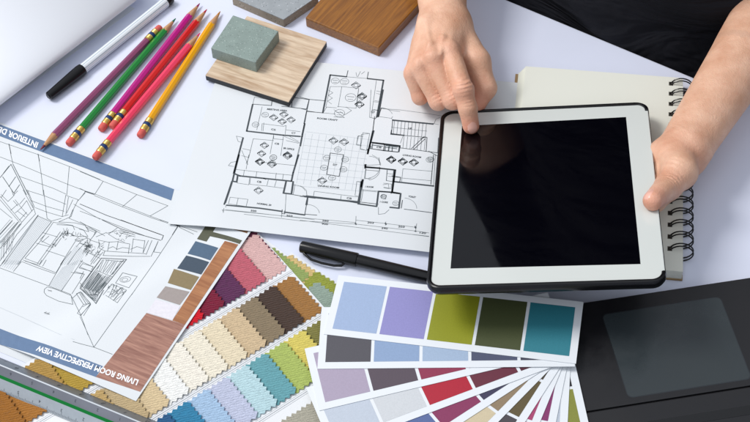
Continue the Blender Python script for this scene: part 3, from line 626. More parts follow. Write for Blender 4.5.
CC = [
 [((162, 184, 220), 'sky blue'), ((148, 144, 206), 'lavender'), ((152, 156, 22), 'bright olive'), ((74, 82, 46), 'dark olive'), ((44, 132, 148), 'teal')],
 [((82, 80, 88), 'charcoal'), ((142, 168, 206), 'soft blue'), ((166, 188, 216), 'pale blue'), ((78, 84, 112), 'slate blue'), ((60, 60, 80), 'ink blue')],
 [((176, 162, 186), 'mauve'), ((88, 74, 86), 'dark mauve'), ((152, 42, 78), 'berry red'), ((214, 196, 208), 'pale pink'), ((180, 150, 170), 'dusty pink')],
 [((196, 206, 220), 'ice blue'), ((212, 216, 220), 'pale grey'), ((188, 14, 46), 'crimson'), ((108, 34, 56), 'dark wine'), ((90, 30, 50), 'claret')],
 [((150, 160, 190), 'steel blue'), ((86, 106, 162), 'cornflower blue'), ((142, 44, 92), 'plum'), ((58, 54, 86), 'navy'), ((40, 40, 60), 'midnight')],
 [((190, 180, 160), 'putty'), ((200, 190, 170), 'oat'), ((214, 198, 162), 'sand'), ((150, 128, 98), 'tan'), ((120, 100, 80), 'umber')],
 [((120, 100, 100), 'rosy brown'), ((90, 80, 84), 'smoke'), ((74, 68, 74), 'dark grey'), ((98, 84, 48), 'olive brown'), ((70, 60, 40), 'bronze')],
 [((170, 150, 150), 'clay'), ((150, 30, 70), 'cherry'), ((150, 36, 80), 'magenta red'), ((176, 60, 110), 'rose red'), ((200, 190, 190), 'shell')],
 [((180, 170, 200), 'pale violet'), ((150, 130, 190), 'violet'), ((146, 112, 180), 'light purple'), ((138, 44, 106), 'magenta'), ((100, 30, 80), 'aubergine')],
 [((60, 130, 170), 'cyan blue'), ((48, 120, 160), 'ocean blue'), ((40, 110, 170), 'azure'), ((190, 200, 214), 'mist'), ((60, 60, 70), 'graphite')],
 [((150, 150, 60), 'moss yellow'), ((146, 148, 52), 'pear green'), ((140, 146, 48), 'olive yellow'), ((138, 142, 52), 'dull olive'), ((40, 40, 48), 'near black')]]
LBL = ['topmost colour card of the fan, with sky blue, lavender, olive and teal patches',
 'second colour card of the fan, with charcoal and soft blue patches', 'fanned colour card with mauve, dark mauve and berry red patches',
 'fanned colour card with pale grey and crimson patches', 'fanned colour card with cornflower blue, plum and navy patches', 'fanned colour card with sand and tan patches',
 'fanned colour card with dark grey and olive brown patches', 'fanned colour card with slivers of cherry red, right of the olive brown card', 'fanned colour card with light purple and magenta patches',
 'fanned colour card with an azure patch sliver, left of the olive yellow one', 'lowest colour card of the fan, with an olive yellow patch lying over the laptop corner']
for i, (o0, ax) in enumerate(CARDS):
    lay = (NC-1-i)*LAY
    n_ = np.array([ax[1], -ax[0]]); o0 = o0+n_*CW/2
    P_ = lambda s_, t_: o0+ax*s_+n_*t_
    root = thing('colour_card', LBL[i], 'colour card', tuple(P_(CL/2, 0))+(0,), 'fanned colour sample cards')
    # slight lift of each card towards its free end
    zz = lambda x, y, lay=lay: zf_(x)+lay
    mb = MB(); w2 = CW/2
    def grid(mb, s0, s1, t0, t1, eps, th):
        n1 = 24; vs = []
        for k in range(n1+1):
            s_ = lerp(s0, s1, k/n1)
            for t_ in (t0, t1):
                p = P_(s_, t_); vs.append((p[0], p[1], zz(p[0], p[1])+eps))
        fs = [(2*k, 2*k+1, 2*k+3, 2*k+2) for k in range(n1)]
        if th:
            m_ = len(vs); vs += [(v[0], v[1], v[2]-th) for v in vs]; fs += [(m_+f[3], m_+f[2], m_+f[1], m_+f[0]) for f in list(fs)]
            for k in range(n1): fs += [(2*k, 2*k+2, m_+2*k+2, m_+2*k), (2*k+1, m_+2*k+1, m_+2*k+3, 2*k+3)]
            fs += [(0, m_, m_+1, 1), (2*n1, 2*n1+1, m_+2*n1+1, m_+2*n1)]
        mb.add(vs, fs)
    grid(mb, 0, CL, -w2, w2, 0, 0.36); mb.build('card', CARD, root)
    pm, pl, gp = 6.0, 36.2, (CL-5*36.2-12)/4
    for k, (cc, nm) in enumerate(CC[i]):
        s1 = CL-pm-k*(pl+gp); mb = MB(); grid(mb, s1-pl, s1, -w2+6.2, w2-6.2, 0.1, 0)
        mb.build('colour_patch', mat(nm.replace(' ', '_')+'_patch', rgb(*[0.94*(0.93*q+0.07*sum(cc)/3) for q in cc]), 0.5, var=0.05, vscale=900, bump=0.04, bscale=2000), root, nm+' patch')

# ================================================================== samples
def slab(name, label, cat, px, ztop, zbot, mats, split=None, bevel=0.5, seg_=2):
    q = [W(*p, ztop)[:2] for p in px]; c_ = sum(q)/4; root = thing(name, label, cat, (c_[0], c_[1], zbot), 'material samples')
    if split:
        mb = MB(); mb.prism([tuple(p) for p in q], split, ztop); mb.build('face', mats[0], root, bevel=0.15)
        mb = MB(); mb.prism([tuple(p) for p in q], zbot, split); mb.build('backing', mats[1], root, bevel=0.15)
    else:
        mb = MB(); mb.prism([tuple(p) for p in q], zbot, ztop); mb.build('block', mats, root, bevel=bevel, bseg=seg_)
    return root
def sq(px, z):                                 # regularise to a true rectangle
    return px
la = math.atan2(*(W(326.6, 41.6, 9)-W(288.6, 101.8, 9))[[1, 0]])
gdir = W(288.6, 101.8, 9)-W(205.4, 75.2, 9); ga = math.atan2(gdir[1], gdir[0])
OAK = wood('light_oak_laminate', rgb(190, 158, 126), rgb(236, 214, 186), ga, ring=(16, 150), rough=0.4, p0=0.34, p1=0.62)
slab('wood_laminate_sample', 'square pale oak laminate sample with black edge, under the green stone block', 'sample', [(205.4, 75.2), (288.6, 101.8), (326.6, 41.6), (247, 16)], 9.0, 2.3, [OAK, mat('black_backing', rgb(40, 42, 46), 0.6, var=.1)], split=7.9)
GRN = speckled('green_grey_stone', rgb(132, 148, 142), rgb(92, 106, 100), rgb(176, 188, 182), 0.55, 420)
slab('stone_sample', 'small grey-green speckled stone block on the oak laminate sample', 'sample', [(210.8, 48), (255.6, 62.4), (278.6, 31), (233.0, 15)], 22.5, 9.02, GRN, bevel=0.7)
GRY = speckled('grey_stone', rgb(150, 156, 160), rgb(108, 114, 120), rgb(190, 194, 198), 0.6, 330)
slab('stone_sample', 'larger grey stone tile with a rough brown edge at the top edge of the photo', 'sample', [(232, -3), (283.5, 19.5), (318, -4), (268, -27)], 10.5, 0.05, [GRY, speckled('rough_stone_edge', rgb(150, 138, 122), rgb(96, 84, 70), rgb(196, 188, 176), .9, 300)], split=9.6)
tile_rough = None
ODIR = W(378.8, 48, 12)-W(305.2, 17.6, 12); od2 = W(419.8, 3.2, 12)-W(378.8, 48, 12)
ORG = wood('varnished_brown_wood', rgb(116, 66, 10), rgb(172, 112, 30), math.atan2(od2[1], od2[0]), ring=(22, 420), rough=0.32, coat=0.25)
q = [(305.2, 17.6), (378.8, 48), (430, -8.5), (350, -37)]
r = slab('wood_sample', 'varnished orange-brown wood block beside the pointing hand', 'sample', q, 12.0, 0.05, ORG, bevel=1.2, seg_=3)

# ================================================================== pencils
def pencil(label, tip, era, cname, col, leadcol, lift=0.0):
    R = 3.75
    zc = R*0.9+lift
    a = W(*era, zc); b = W(*tip, zc*0.55+lift*0.4); b[2] = zc
    L_ = np.linalg.norm(b-a); ax = unit(b-a)
    root = thing('pencil', label, 'pencil', (a[0], a[1], 0), 'coloured pencils')
    P = lambda t: a+ax*t
    mb = MB(); mb.lathe(a, b, [(0, 2.4), (0.7, 3.2), (2, 3.5), (8, 3.5)], 20); mb.build('eraser', mat('eraser_rubber', rgb(206, 92, 84), 0.8, var=.08, vscale=500), root, smooth=True)
    fp = [(7, 3.55)]
    for k in range(4): fp += [(8.0+k*1.1, 3.9), (8.6+k*1.1, 3.62)]
    fp += [(12.4, 3.85), (16.4, 3.85)]
    for k in range(4): fp += [(17.0+k*1.1, 3.62), (17.6+k*1.1, 3.9)]
    fp += [(22, 3.75)]
    mb = MB(); mb.lathe(a, b, fp, 20); f = mb.build('ferrule', GOLD, root, smooth=True)
    mb = MB(); mb.lathe(a, b, [(12.6, 3.86), (13.0, 3.98), (15.8, 3.98), (16.2, 3.86)], 20); mb.build('band', NAVY, f, smooth=True)
    cone = 20.0
    pm = mat(cname, rgb(*col), 0.3, coat=0.4)
    mb = MB(); mb.lathe(a, b, [(21.5, R*0.98), (L_-cone, R)], 6, rot=math.radians(30)); mb.build('barrel', pm, root, bevel=0.45)
    mb = MB(); mb.lathe(a, b, [(L_-cone-0.8, R*0.9), (L_-cone+.2, R*0.93), (L_-6.0, R*0.36)], 20); mb.build('sharpened_wood', wood('cedar', rgb(190, 136, 92), rgb(222, 176, 130), math.atan2(ax[1], ax[0]), ring=(60, 600), rough=.7), root, smooth=True)
    mb = MB(); mb.lathe(a, b, [(L_-6.2, R*0.37), (L_-0.6, 0.45), (L_, 0.2)], 12); mb.build('lead', mat(cname+'_lead', rgb(*leadcol), 0.5), root, smooth=True)
pencil('purple pencil pointing down with its tip on the blue strip', (40.5, 151), (160.5, 27), 'purple_paint', (140, 64, 104), (110, 20, 40))
pencil('green pencil between the purple and magenta ones', (176, 19.5), (68, 144.5), 'green_paint', (10, 130, 48), (20, 110, 70))
pencil('magenta pencil with its eraser beside the red pencil', (200, 4.5), (100.5, 130), 'magenta_paint', (186, 10, 130), (150, 20, 90))
pencil('red pencil between the magenta and pink ones', (207.2, 10.5), (111.5, 127.5), 'red_paint', (206, 20, 18), (190, 30, 60), 1.2)
pencil('coral pink pencil with its eraser lowest of all, over the blue strip edge', (200.5, 34), (94.5, 158.5), 'coral_paint', (240, 62, 98), (210, 60, 120), 2.2)
pencil('yellow pencil on the right of the others', (220.5, 12.5), (139.5, 136.5), 'yellow_paint', (236, 166, 6), (190, 120, 20))

# --------------------------------------------------------------- felt pens
r_ = 5.2
a, b = W(48.5, 96.5, 5.5), W(171, -2, 5.5); L_ = np.linalg.norm(b-a)
root = thing('marker_pen', 'white striped marker pen with a black cap beside the paper roll', 'marker pen', (a[0], a[1], 0))
mb = MB(); mb.lathe(a, b, [(41, 4.9), (44, 5.0), (L_-8, 5.0), (L_-7, 4.9)], 64, mif=lambda i, k: 1 if k % 8 == 0 else 0)
mb.build('barrel', [mat('white_barrel', rgb(228, 234, 238), 0.3, coat=.3), mat('grey_stripe', rgb(120, 140, 158), 0.4)], root, smooth=True)
mb = MB(); mb.lathe(a, b, [(0, 3.4), (0.8, 4.3), (6, 4.5), (36, 5.9), (41, 6.0), (44.5, 5.7), (45, 5.2)], 28); mb.lathe(a, b, [(-0.6, 2.4), (0.2, 2.4)], 20); mb.build('cap', BLACKPL, root, smooth=True)
mb = MB(); mb.lathe(a, b, [(L_-8, 5.05), (L_-7, 5.4), (L_-1, 5.2), (L_, 4.4)], 24); mb.build('end_plug', BLACKPL, root, smooth=True)

a, b = W(300.5, 246.5, 6.5), W(470, 287, 6.5); L_ = np.linalg.norm(b-a); axp = unit(b-a); side = unit(np.cross(axp, (0, 0, 1)))
if side[1] > 0: side = -side
root = thing('pen', 'glossy black capped pen lying between floor plan and colour cards, running under the tablet', 'pen', (a[0], a[1], 0))
mb = MB(); mb.lathe(a, b, [(0, 3.9), (0.8, 5.0), (2, 5.3), (50, 6.1), (51, 5.9), (51.3, 5.2)], 28); cp = mb.build('cap', BLACKPL, root, smooth=True)
mb = MB(); mb.lathe(a, b, [(51, 5.0), (53, 5.15), (L_-8, 4.9), (L_-2, 4.2), (L_, 3.0)], 28); mb.build('barrel', BLACKPL, root, smooth=True)
def pp(px, py, z): return W(px, py, z)
pts = [pp(301, 246, 6.0), pp(304.5, 254, 5.4), pp(311, 259.5, 4.6), pp(322, 263.2, 4.2), pp(334, 265.6, 4.0), pp(341.5, 265.6, 4.0), pp(345.5, 262.6, 5), pp(343, 260.3, 5.5), pp(336, 259.6, 5.5), pp(322, 257.6, 5.5), pp(311.5, 254.2, 5.8), pp(307, 251.5, 6)]
mb = MB(); mb.tube(pts, 1.15, 10); mb.build('clip', BLACKPL, cp, smooth=True)

# ===================================================================== ruler
def RW(px, py, z): return W(px, py, z)
lines = [((0, 357.5), (100, 397.0), 3.2), ((0, 364.2), (100, 406.6), 17.5), ((0, 365.6), (100, 408.0), 17.5), ((0, 374.8), (100, 415.5), 12.0), ((0, 378.3), (100, 419.5), 12.0), ((0, 391.5), (100, 432.0), 3.6)]
rows = []
for (p, q, z) in lines:
    A_, B__ = RW(*p, z), RW(*q, z); rows.append((A_, unit(B__-A_)))
axr = unit(sum(r[1] for r in rows)); base0 = rows[0][0]
rows = [(A_-axr*((A_-base0)@axr)) for A_, _ in rows]
S0, S1 = -90.0, 175.0
root = thing('scale_ruler', 'grey triangular metal scale ruler with a green stripe at the lower left', 'ruler', (rows[2][0], rows[2][1], 3))
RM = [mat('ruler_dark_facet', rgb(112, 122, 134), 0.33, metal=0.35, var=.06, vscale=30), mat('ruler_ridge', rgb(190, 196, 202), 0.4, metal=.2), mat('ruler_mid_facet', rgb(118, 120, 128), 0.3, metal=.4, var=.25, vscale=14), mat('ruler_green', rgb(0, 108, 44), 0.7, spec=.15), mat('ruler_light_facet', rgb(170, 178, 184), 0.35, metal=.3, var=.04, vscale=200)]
mb = MB(); n = len(rows)
low = [r.copy() for r in rows]
prof = rows+[np.array([rows[-1][0], rows[-1][1], 2.6]), np.array([rows[0][0], rows[0][1], 2.6])]
vs = [p+axr*S0 for p in prof]+[p+axr*S1 for p in prof]; m_ = len(prof)
mb.add(vs, [tuple(range(m_)), tuple(range(2*m_-1, m_-1, -1))], 4)
for i in range(m_): mb.add([vs[i], vs[(i+1) % m_], vs[m_+(i+1) % m_], vs[m_+i]], [(0, 1, 2, 3)], min(i, 4) if i < 5 else 4)
mb.build('body', RM, root)
mb = MB()
def facet_pt(i, s_, t, eps=0.12):
    p = lerp(rows[i], rows[i+1], t)+axr*s_; nrm = unit(np.cross(axr, rows[i+1]-rows[i])); nrm = nrm if nrm[2] > 0 else -nrm
    return p+nrm*eps
def tick(i, s_, t0, t1, w):
    a_, b_ = facet_pt(i, s_, t0), facet_pt(i, s_, t1); mb.add([a_-axr*w/2, a_+axr*w/2, b_+axr*w/2, b_-axr*w/2], [(0, 1, 2, 3)])
k = 0
s_ = S0+4
while s_ < S1-3:
    L3 = 0.34 if k % 10 == 0 else (0.24 if k % 5 == 0 else 0.16)
    tick(4, s_, 0.97, 0.97-L3, 0.22); tick(0, s_, 0.05, 0.05+L3*.9, 0.2); s_ += 1.35; k += 1
for j in range(12):
    V, P = text_mesh(str((11-j)))
    for fi, t0, t1 in ((4, 0.38, 0.62), (0, 0.45, 0.72), (2, .3, .62)):
        s0 = S0+4+j*20.3+(0 if fi == 4 else 9); vs = []
        hgt_ = np.linalg.norm(rows[fi+1]-rows[fi])*(t1-t0)/0.69
        for x, y in V: vs.append(facet_pt(fi, s0-x*hgt_, t0+(t1-t0)*y/0.69, 0.12))
        mb.add(vs, P)
mb.build('scale_marks', mat('ruler_marks', rgb(62, 68, 76), 0.6), root, 'fine scale ticks and figures')

# =================================================================== notebook
nTL, nTR, nBR = W(526.5, 63.6, 12)[:2], W(683, 78, 12)[:2], W(683, 271.7, 12)[:2]
ny = unit(nTR-nBR); nx = unit(nTR-nTL); nx = np.array([ny[1], -ny[0]]) if np.array([ny[1], -ny[0]])@nx > 0 else np.array([-ny[1], ny[0]])
nw = (nTR-nTL)@nx; nh = np.linalg.norm(nTR-nBR)
def NB(s_, t_): return nBR+nx*s_+ny*t_
root = thing('spiral_notebook', 'open cream spiral notebook with black wire rings under the tablet', 'notebook', tuple(NB(-nw/2, nh/2))+(0,))
def offn(d): return [tuple(NB(-nw-d[0], -d[3])), tuple(NB(d[1], -d[3])), tuple(NB(d[1], nh+d[2])), tuple(NB(-nw-d[0], nh+d[2]))]
KR = mat('kraft_cover', rgb(150, 124, 88), 0.75, var=.1, vscale=300)
mb = MB(); mb.prism(offn((9.5, 1, -1, 1)), 0.1, 1.8); mb.build('cover', KR, root, 'brown kraft back cover', bevel=.3)
CREAM = mat('cream_paper', rgb(224, 225, 214), 0.75, bump=0.08, bscale=700, spec=.3)
mb = MB(); tp = [np.array(p) for p in offn((0, 0, 0, 0))]; bt = [np.array(p) for p in offn((7.0, 0.5, 1, 0))]
# page block with stepped leaf edges on the left
NLV = 14
for k in range(NLV):
    t0 = k/NLV; d = 6.5*(1-t0)**1.3+random.uniform(0, .3)
    z0 = 1.85+10.1*t0
    mb.prism([tuple(NB(-nw-d, 0+random.uniform(0, .3))), tuple(NB(0+random.uniform(-.2, .2), 0)), tuple(NB(0, nh)), tuple(NB(-nw-d, nh+random.uniform(-.3, .3)))], z0, z0+10.1/NLV-0.03)
mb.build('pages', CREAM, root, 'cream pages')
WIRE = mat('black_wire', rgb(12, 12, 14), 0.3, spec=.5)
nr = 16; y0 = W(671, 83.6, 12.2)[:2]; y1 = W(671, 248.6, 12.2)[:2]
t0_, t1_ = (y0-nBR)@ny, (y1-nBR)@ny; hole = -((y0-nBR)@nx+(y1-nBR)@nx)/2
for i in range(nr):
    t_ = lerp(t0_, t1_, i/(nr-1)); mb = MB()
    for dd in (-1.5, 1.5):
        pts = []
        for k in range(22):
            th = math.radians(168-k*336/21*1.0); rx, rz = 10.0, 8.4
            c_ = NB(-1.0, t_+dd+ (1.2*math.sin(th))); 
            pts.append(np.array([*(c_+nx*rx*math.cos(th)), 7.2+rz*math.sin(th)+1.5]))
        mb.tube(pts, 0.62, 7)
    mb.tube([np.array([*NB(-11.0, t_-1.5), 12.2]), np.array([*NB(-12.0, t_), 12.3]), np.array([*NB(-11.0, t_+1.5), 12.2])], 0.62, 7)
    mb.build('ring', WIRE, root, smooth=True)
mb = MB()
for i in range(nr):
    t_ = lerp(t0_, t1_, i/(nr-1)); c_ = NB(-10.6, t_); mb.prism([tuple(c_+nx*dx+ny*dy) for dx, dy in ((-2.3, -2.4), (1.6, -2.4), (1.6, 2.4), (-2.3, 2.4))], 11.9, 12.02)
mb.build('holes', mat('hole_dark', rgb(70, 66, 56), 0.8), root, 'square punched holes')

# ===================================================================== tablet
TO = np.array([143.03, -20.06, 44.19]); tx = unit([0.9904, -0.0904, 0.1046]); ty = np.array([0.1107, 0.9718, -0.2083]); ty = unit(ty-tx*(ty@tx)); tz = np.cross(tx, ty)
def TL_(x, y, z=0.0): return TO+tx*x+ty*y+tz*z
def rrect(x0, x1, y0, y1, r, n=8):
    P = []
    for cx, cy, a0 in ((x1-r, y1-r, 0), (x0+r, y1-r, 90), (x0+r, y0+r, 180), (x1-r, y0+r, 270)):
        for k in range(n+1): t = math.radians(a0+90*k/n); P.append((cx+r*math.cos(t), cy+r*math.sin(t)))
    return P
def loft(mb, loops, cap0=True, cap1=True, mi=0):
    n = len(loops[0]); vs = [p for l in loops for p in l]; fs = []
    for i in range(len(loops)-1): fs += [(i*n+k, i*n+(k+1) % n, (i+1)*n+(k+1) % n, (i+1)*n+k) for k in range(n)]
    if cap0: fs.append(tuple(range(n-1, -1, -1)))
    if cap1: fs.append(tuple((len(loops)-1)*n+k for k in range(n)))
    mb.add(vs, fs, mi)
def T_(l, z): return [TL_(x, y, z) for x, y in l]
bot = TL_(0, 0, -12)
root = thing('tablet', 'white tablet with a dark screen in a black case, held by two hands', 'tablet', tuple(bot))
X0, X1, Y0, Y1 = -93.2, 93.7, -122.3, 120.6
mb = MB(); lp = []
for (ins, z) in ((12, -9.6), (5, -9.0), (1.6, -7), (0.2, -4.4), (0, -1), (0.5, 1.2), (1.5, 1.9), (2.6, 1.9), (3.6, 1.3), (3.8, -0.6)):
    L_p = []
    for (x, y) in rrect(X0+ins, X1-ins, Y0+ins, Y1-ins, max(3, 12-ins), 10):
        L_p.append((x, y, z))
    xr = X1-ins; rr = max(3, 12-ins)
    for j in range(41):                                  # the rim drops along the right side between the two corner grips
        y = lerp(Y0+ins+rr+.4, Y1-ins-rr-.4, j/40); d_ = sm((y-(Y0+15))/3)*sm((Y1-14-y)/3); L_p.append((xr, y, z-(z+4.3)*d_ if z > -4.3 else z))
    lp.append([TL_(*p) for p in L_p])
loft(mb, lp, True, False); mb.build('case', mat('case_rubber', rgb(10, 10, 13), 0.26, spec=.35, bump=.05, bscale=1500), root, smooth=True)
mb = MB(); lp = [T_(rrect(X0+3.7, X1-0.9, Y0+3.7, Y1-3.7, 9), z) for z in (-4, 0.1)]+[T_(rrect(X0+4.2, X1-1.4, Y0+4.2, Y1-4.2, 8.6), 0.5)]
loft(mb, lp); mb.build('bezel', mat('white_glass_bezel', rgb(209, 213, 209), 0.12, spec=.5), root)
sx = 74
scr = [[Wp(px, py, TL_(0, 0, .56), tz)-TO for px, py in ((462, 126), (626, 117), (640.6, 264), (450.5, 268.5))]][0]
scr = [(p@tx, p@ty) for p in scr]; xs0 = (scr[0][0]+scr[3][0])/2; xs1 = (scr[1][0]+scr[2][0])/2; ys1 = (scr[0][1]+scr[1][1])/2; ys0 = (scr[2][1]+scr[3][1])/2
mb = MB(); mb.add([TL_(*p, .56) for p in scr], [(0, 1, 2, 3)])
SCR = mat('screen_glass', rgb(3, 3, 8), 0.05, spec=0.5)
mb.build('screen', SCR, root, 'dark glossy screen, switched off')
def smudge(m, lo, hi, sc):
    nt = m.node_tree; n = nt.nodes.new('ShaderNodeTexNoise'); n.inputs['Scale'].default_value = sc; n.inputs['Detail'].default_value = 6; n.inputs['Roughness'].default_value = .65; n.inputs['Distortion'].default_value = .8
    t = nt.nodes.new('ShaderNodeTexCoord'); nt.links.new(t.outputs['Object'], n.inputs['Vector']); r = nt.nodes.new('ShaderNodeMapRange')
    r.inputs['From Min'].default_value = .35; r.inputs['From Max'].default_value = .65; r.inputs['To Min'].default_value = lo; r.inputs['To Max'].default_value = hi
    nt.links.new(n.outputs['Fac'], r.inputs['Value']); nt.links.new(r.outputs['Result'], nt.nodes['Principled BSDF'].inputs['Roughness'])
smudge(SCR, .03, .08, 22)
# ===================================================================== laptop
LT = 13.0
l0, l1 = W(578, 303.5, LT)[:2], W(750, 277.5, LT)[:2]; lx = unit(l1-l0); ly = np.array([lx[1], -lx[0]])
if ly[1] > 0: ly = -ly
l0 = l0-lx*26
def LP(s_, t_): return l0+lx*s_+ly*t_
root = thing('laptop', 'dark laptop base with a large touchpad at the lower right', 'laptop', tuple(LP(170, 110))+(0,))
ALU = mat('dark_laptop_shell', rgb(24, 24, 27), 0.38, bump=.04, bscale=2500, spec=.5)
pad = [W(*p, LT)[:2]-l0 for p in ((601.6, 316.5), (720.3, 295.8), (749.5, 377.8), (630.3, 397.9))]; pad = [(p@lx, p@ly) for p in pad]
px0 = (pad[0][0]+pad[3][0])/2; px1 = (pad[1][0]+pad[2][0])/2; py0 = (pad[0][1]+pad[1][1])/2; py1 = (pad[2][1]+pad[3][1])/2
gr = W(665, 399.5, LT)[:2]-l0; gy = gr@ly
print('pad', pad, 'groove', gy)
mb = MB()
def lrr(x0, x1, y0, y1, r): return [tuple(LP(x, y)) for x, y in rrect(x0, x1, y0, y1, r, 6)]
LPW = 345
mb.prism([tuple(LP(*p)) for p in ((0, 0), (LPW, 0), (LPW, gy-0.7), (0, gy-0.7))], 1.0, LT)
mb.prism([tuple(LP(*p)) for p in ((0.3, gy-0.7), (LPW-.3, gy-0.7), (LPW-.3, gy+0.7), (0.3, gy+0.7))], 1.0, LT-1.6)
mb.prism([tuple(LP(*p)) for p in ((0, gy+0.7), (LPW, gy+0.7), (LPW, 235), (0, 235))], 1.0, LT)
mb.build('base', ALU, root, bevel=.6)
mb = MB(); mb.prism(lrr(px0-.7, px1+.7, py0-.7, py1+.7, 4.6), LT-.1, LT+.06); mb.build('touchpad_rim', mat('rim_dark', rgb(62, 66, 70), .3, metal=.6), root)
mb = MB(); mb.prism(lrr(px0, px1, py0, py1, 4), LT-.1, LT+.14); mb.build('touchpad', mat('touchpad_glass', rgb(48, 55, 58), 0.3, spec=.5, bump=.02, bscale=3000), root)
smudge(ALU, .3, .5, 18); smudge(MATS['touchpad_glass'], .22, .42, 25)
# black glossy keyboard panel past the groove
kb = W(650, 421, LT)[:2]-l0; kx, ky = kb@lx, kb@ly
mb = MB(); mb.prism([tuple(LP(*p)) for p in ((kx-2, ky), (LPW-12, ky), (LPW-12, ky+8), (kx-2, ky+8))], LT-.1, LT+.18); mb.build('keyboard_panel', mat('gloss_black', rgb(8, 8, 10), .15), root)
mb = MB()
for r_i in range(5):
    for c_i in range(16):
        x, y = 14+c_i*20, ky+12+r_i*19
        if r_i == 0 and 4 < c_i < 10: continue
        mb.prism([tuple(LP(*p)) for p in ((x, y), (x+17, y), (x+17, y+16), (x, y+16))], LT, LT+1.6)
mb.build('keyboard', mat('key_black', rgb(18, 18, 20), .5), root, bevel=.5)

# ===================================================================== person
def surfnet(fn, lo, hi, h):
    lo = np.array(lo, float); hi = np.array(hi, float); n = np.ceil((hi-lo)/h).astype(int)+1
    xs = [(lo[i]+np.arange(n[i])*h).astype(np.float32) for i in range(3)]
    X, Y, Zz = np.meshgrid(*xs, indexing='ij'); V = fn(X, Y, Zz)
    ins = V < 0; c = np.zeros(tuple(n-1), np.int8)
    for a in (0, 1):
        for b in (0, 1):
            for d in (0, 1): c += ins[a:n[0]-1+a, b:n[1]-1+b, d:n[2]-1+d]
    act = (c > 0) & (c < 8); ids = -np.ones(act.shape, np.int64); I = np.argwhere(act); ids[act] = np.arange(len(I))
    acc = np.zeros((len(I), 3)); cnt = np.zeros(len(I))
    corners = [(a, b, d) for a in (0, 1) for b in (0, 1) for d in (0, 1)]
    for p in corners:
        for ax in range(3):
            if p[ax] == 1: continue
            q = list(p); q[ax] = 1
            v0 = V[I[:, 0]+p[0], I[:, 1]+p[1], I[:, 2]+p[2]]; v1 = V[I[:, 0]+q[0], I[:, 1]+q[1], I[:, 2]+q[2]]
            m = (v0 < 0) != (v1 < 0); t = np.where(m, v0/(v0-v1+1e-12), 0)
            pt = np.tile(np.array(p, float), (len(I), 1)); pt[:, ax] = t
            acc[m] += pt[m]; cnt[m] += 1
    P = lo+(I+acc/cnt[:, None])*h
    F_ = []
    for ax in range(3):
        u, v = [(1, 2), (2, 0), (0, 1)][ax]
        sl0 = [slice(None)]*3; sl1 = [slice(None)]*3; sl0[ax] = slice(0, n[ax]-1); sl1[ax] = slice(1, n[ax])
        a = ins[tuple(sl0)]; b = ins[tuple(sl1)]; ch = np.argwhere(a != b)
        ok = (ch[:, u] > 0) & (ch[:, v] > 0) & (ch[:, u] < n[u]-1) & (ch[:, v] < n[v]-1); ch = ch[ok]
        def g(du, dv):
            k = ch.copy(); k[:, u] -= du; k[:, v] -= dv; return ids[k[:, 0], k[:, 1], k[:, 2]]
        Q = np.stack([g(1, 1), g(0, 1), g(0, 0), g(1, 0)], 1); fl = ~a[ch[:, 0], ch[:, 1], ch[:, 2]]
        Q[fl] = Q[fl][:, ::-1]; F_.append(Q)
    Fq = np.concatenate(F_); Fq = Fq[(Fq >= 0).all(1)]
    return P, Fq
def cap(X, Y, Z_, a, b, ra, rb):
    a = np.array(a, float); b = np.array(b, float); d = b-a; L2 = float(d@d)
    t = np.clip(((X-a[0])*d[0]+(Y-a[1])*d[1]+(Z_-a[2])*d[2])/L2, 0, 1)
    return np.sqrt((X-a[0]-t*d[0])**2+(Y-a[1]-t*d[1])**2+(Z_-a[2]-t*d[2])**2)-(ra+(rb-ra)*t)
def smin(a, b, k):
    h = np.clip(0.5+0.5*(b-a)/k, 0, 1); return b+(a-b)*h-k*h*(1-h)
def chain(X, Y, Z_, pts, rad, k=2.5):
    r = None
    for i in range(len(pts)-1):
        d = cap(X, Y, Z_, pts[i], pts[i+1], rad[i], rad[i+1]); r = d if r is None else smin(r, d, k)
    return r
def wrinkle(V, X, Y, Z_, c, ax_, sig=5.5, amp=0.35, wl=3.2):
    ax_ = unit(ax_); q = (X-c[0])*ax_[0]+(Y-c[1])*ax_[1]+(Z_-c[2])*ax_[2]
    r2 = (X-c[0])**2+(Y-c[1])**2+(Z_-c[2])**2
    return V+amp*np.cos(q*2*math.pi/wl)*np.exp(-r2/(2*sig*sig))
tabz = lambda px, py: Wp(px, py, TL_(0, 0, .6), tz)
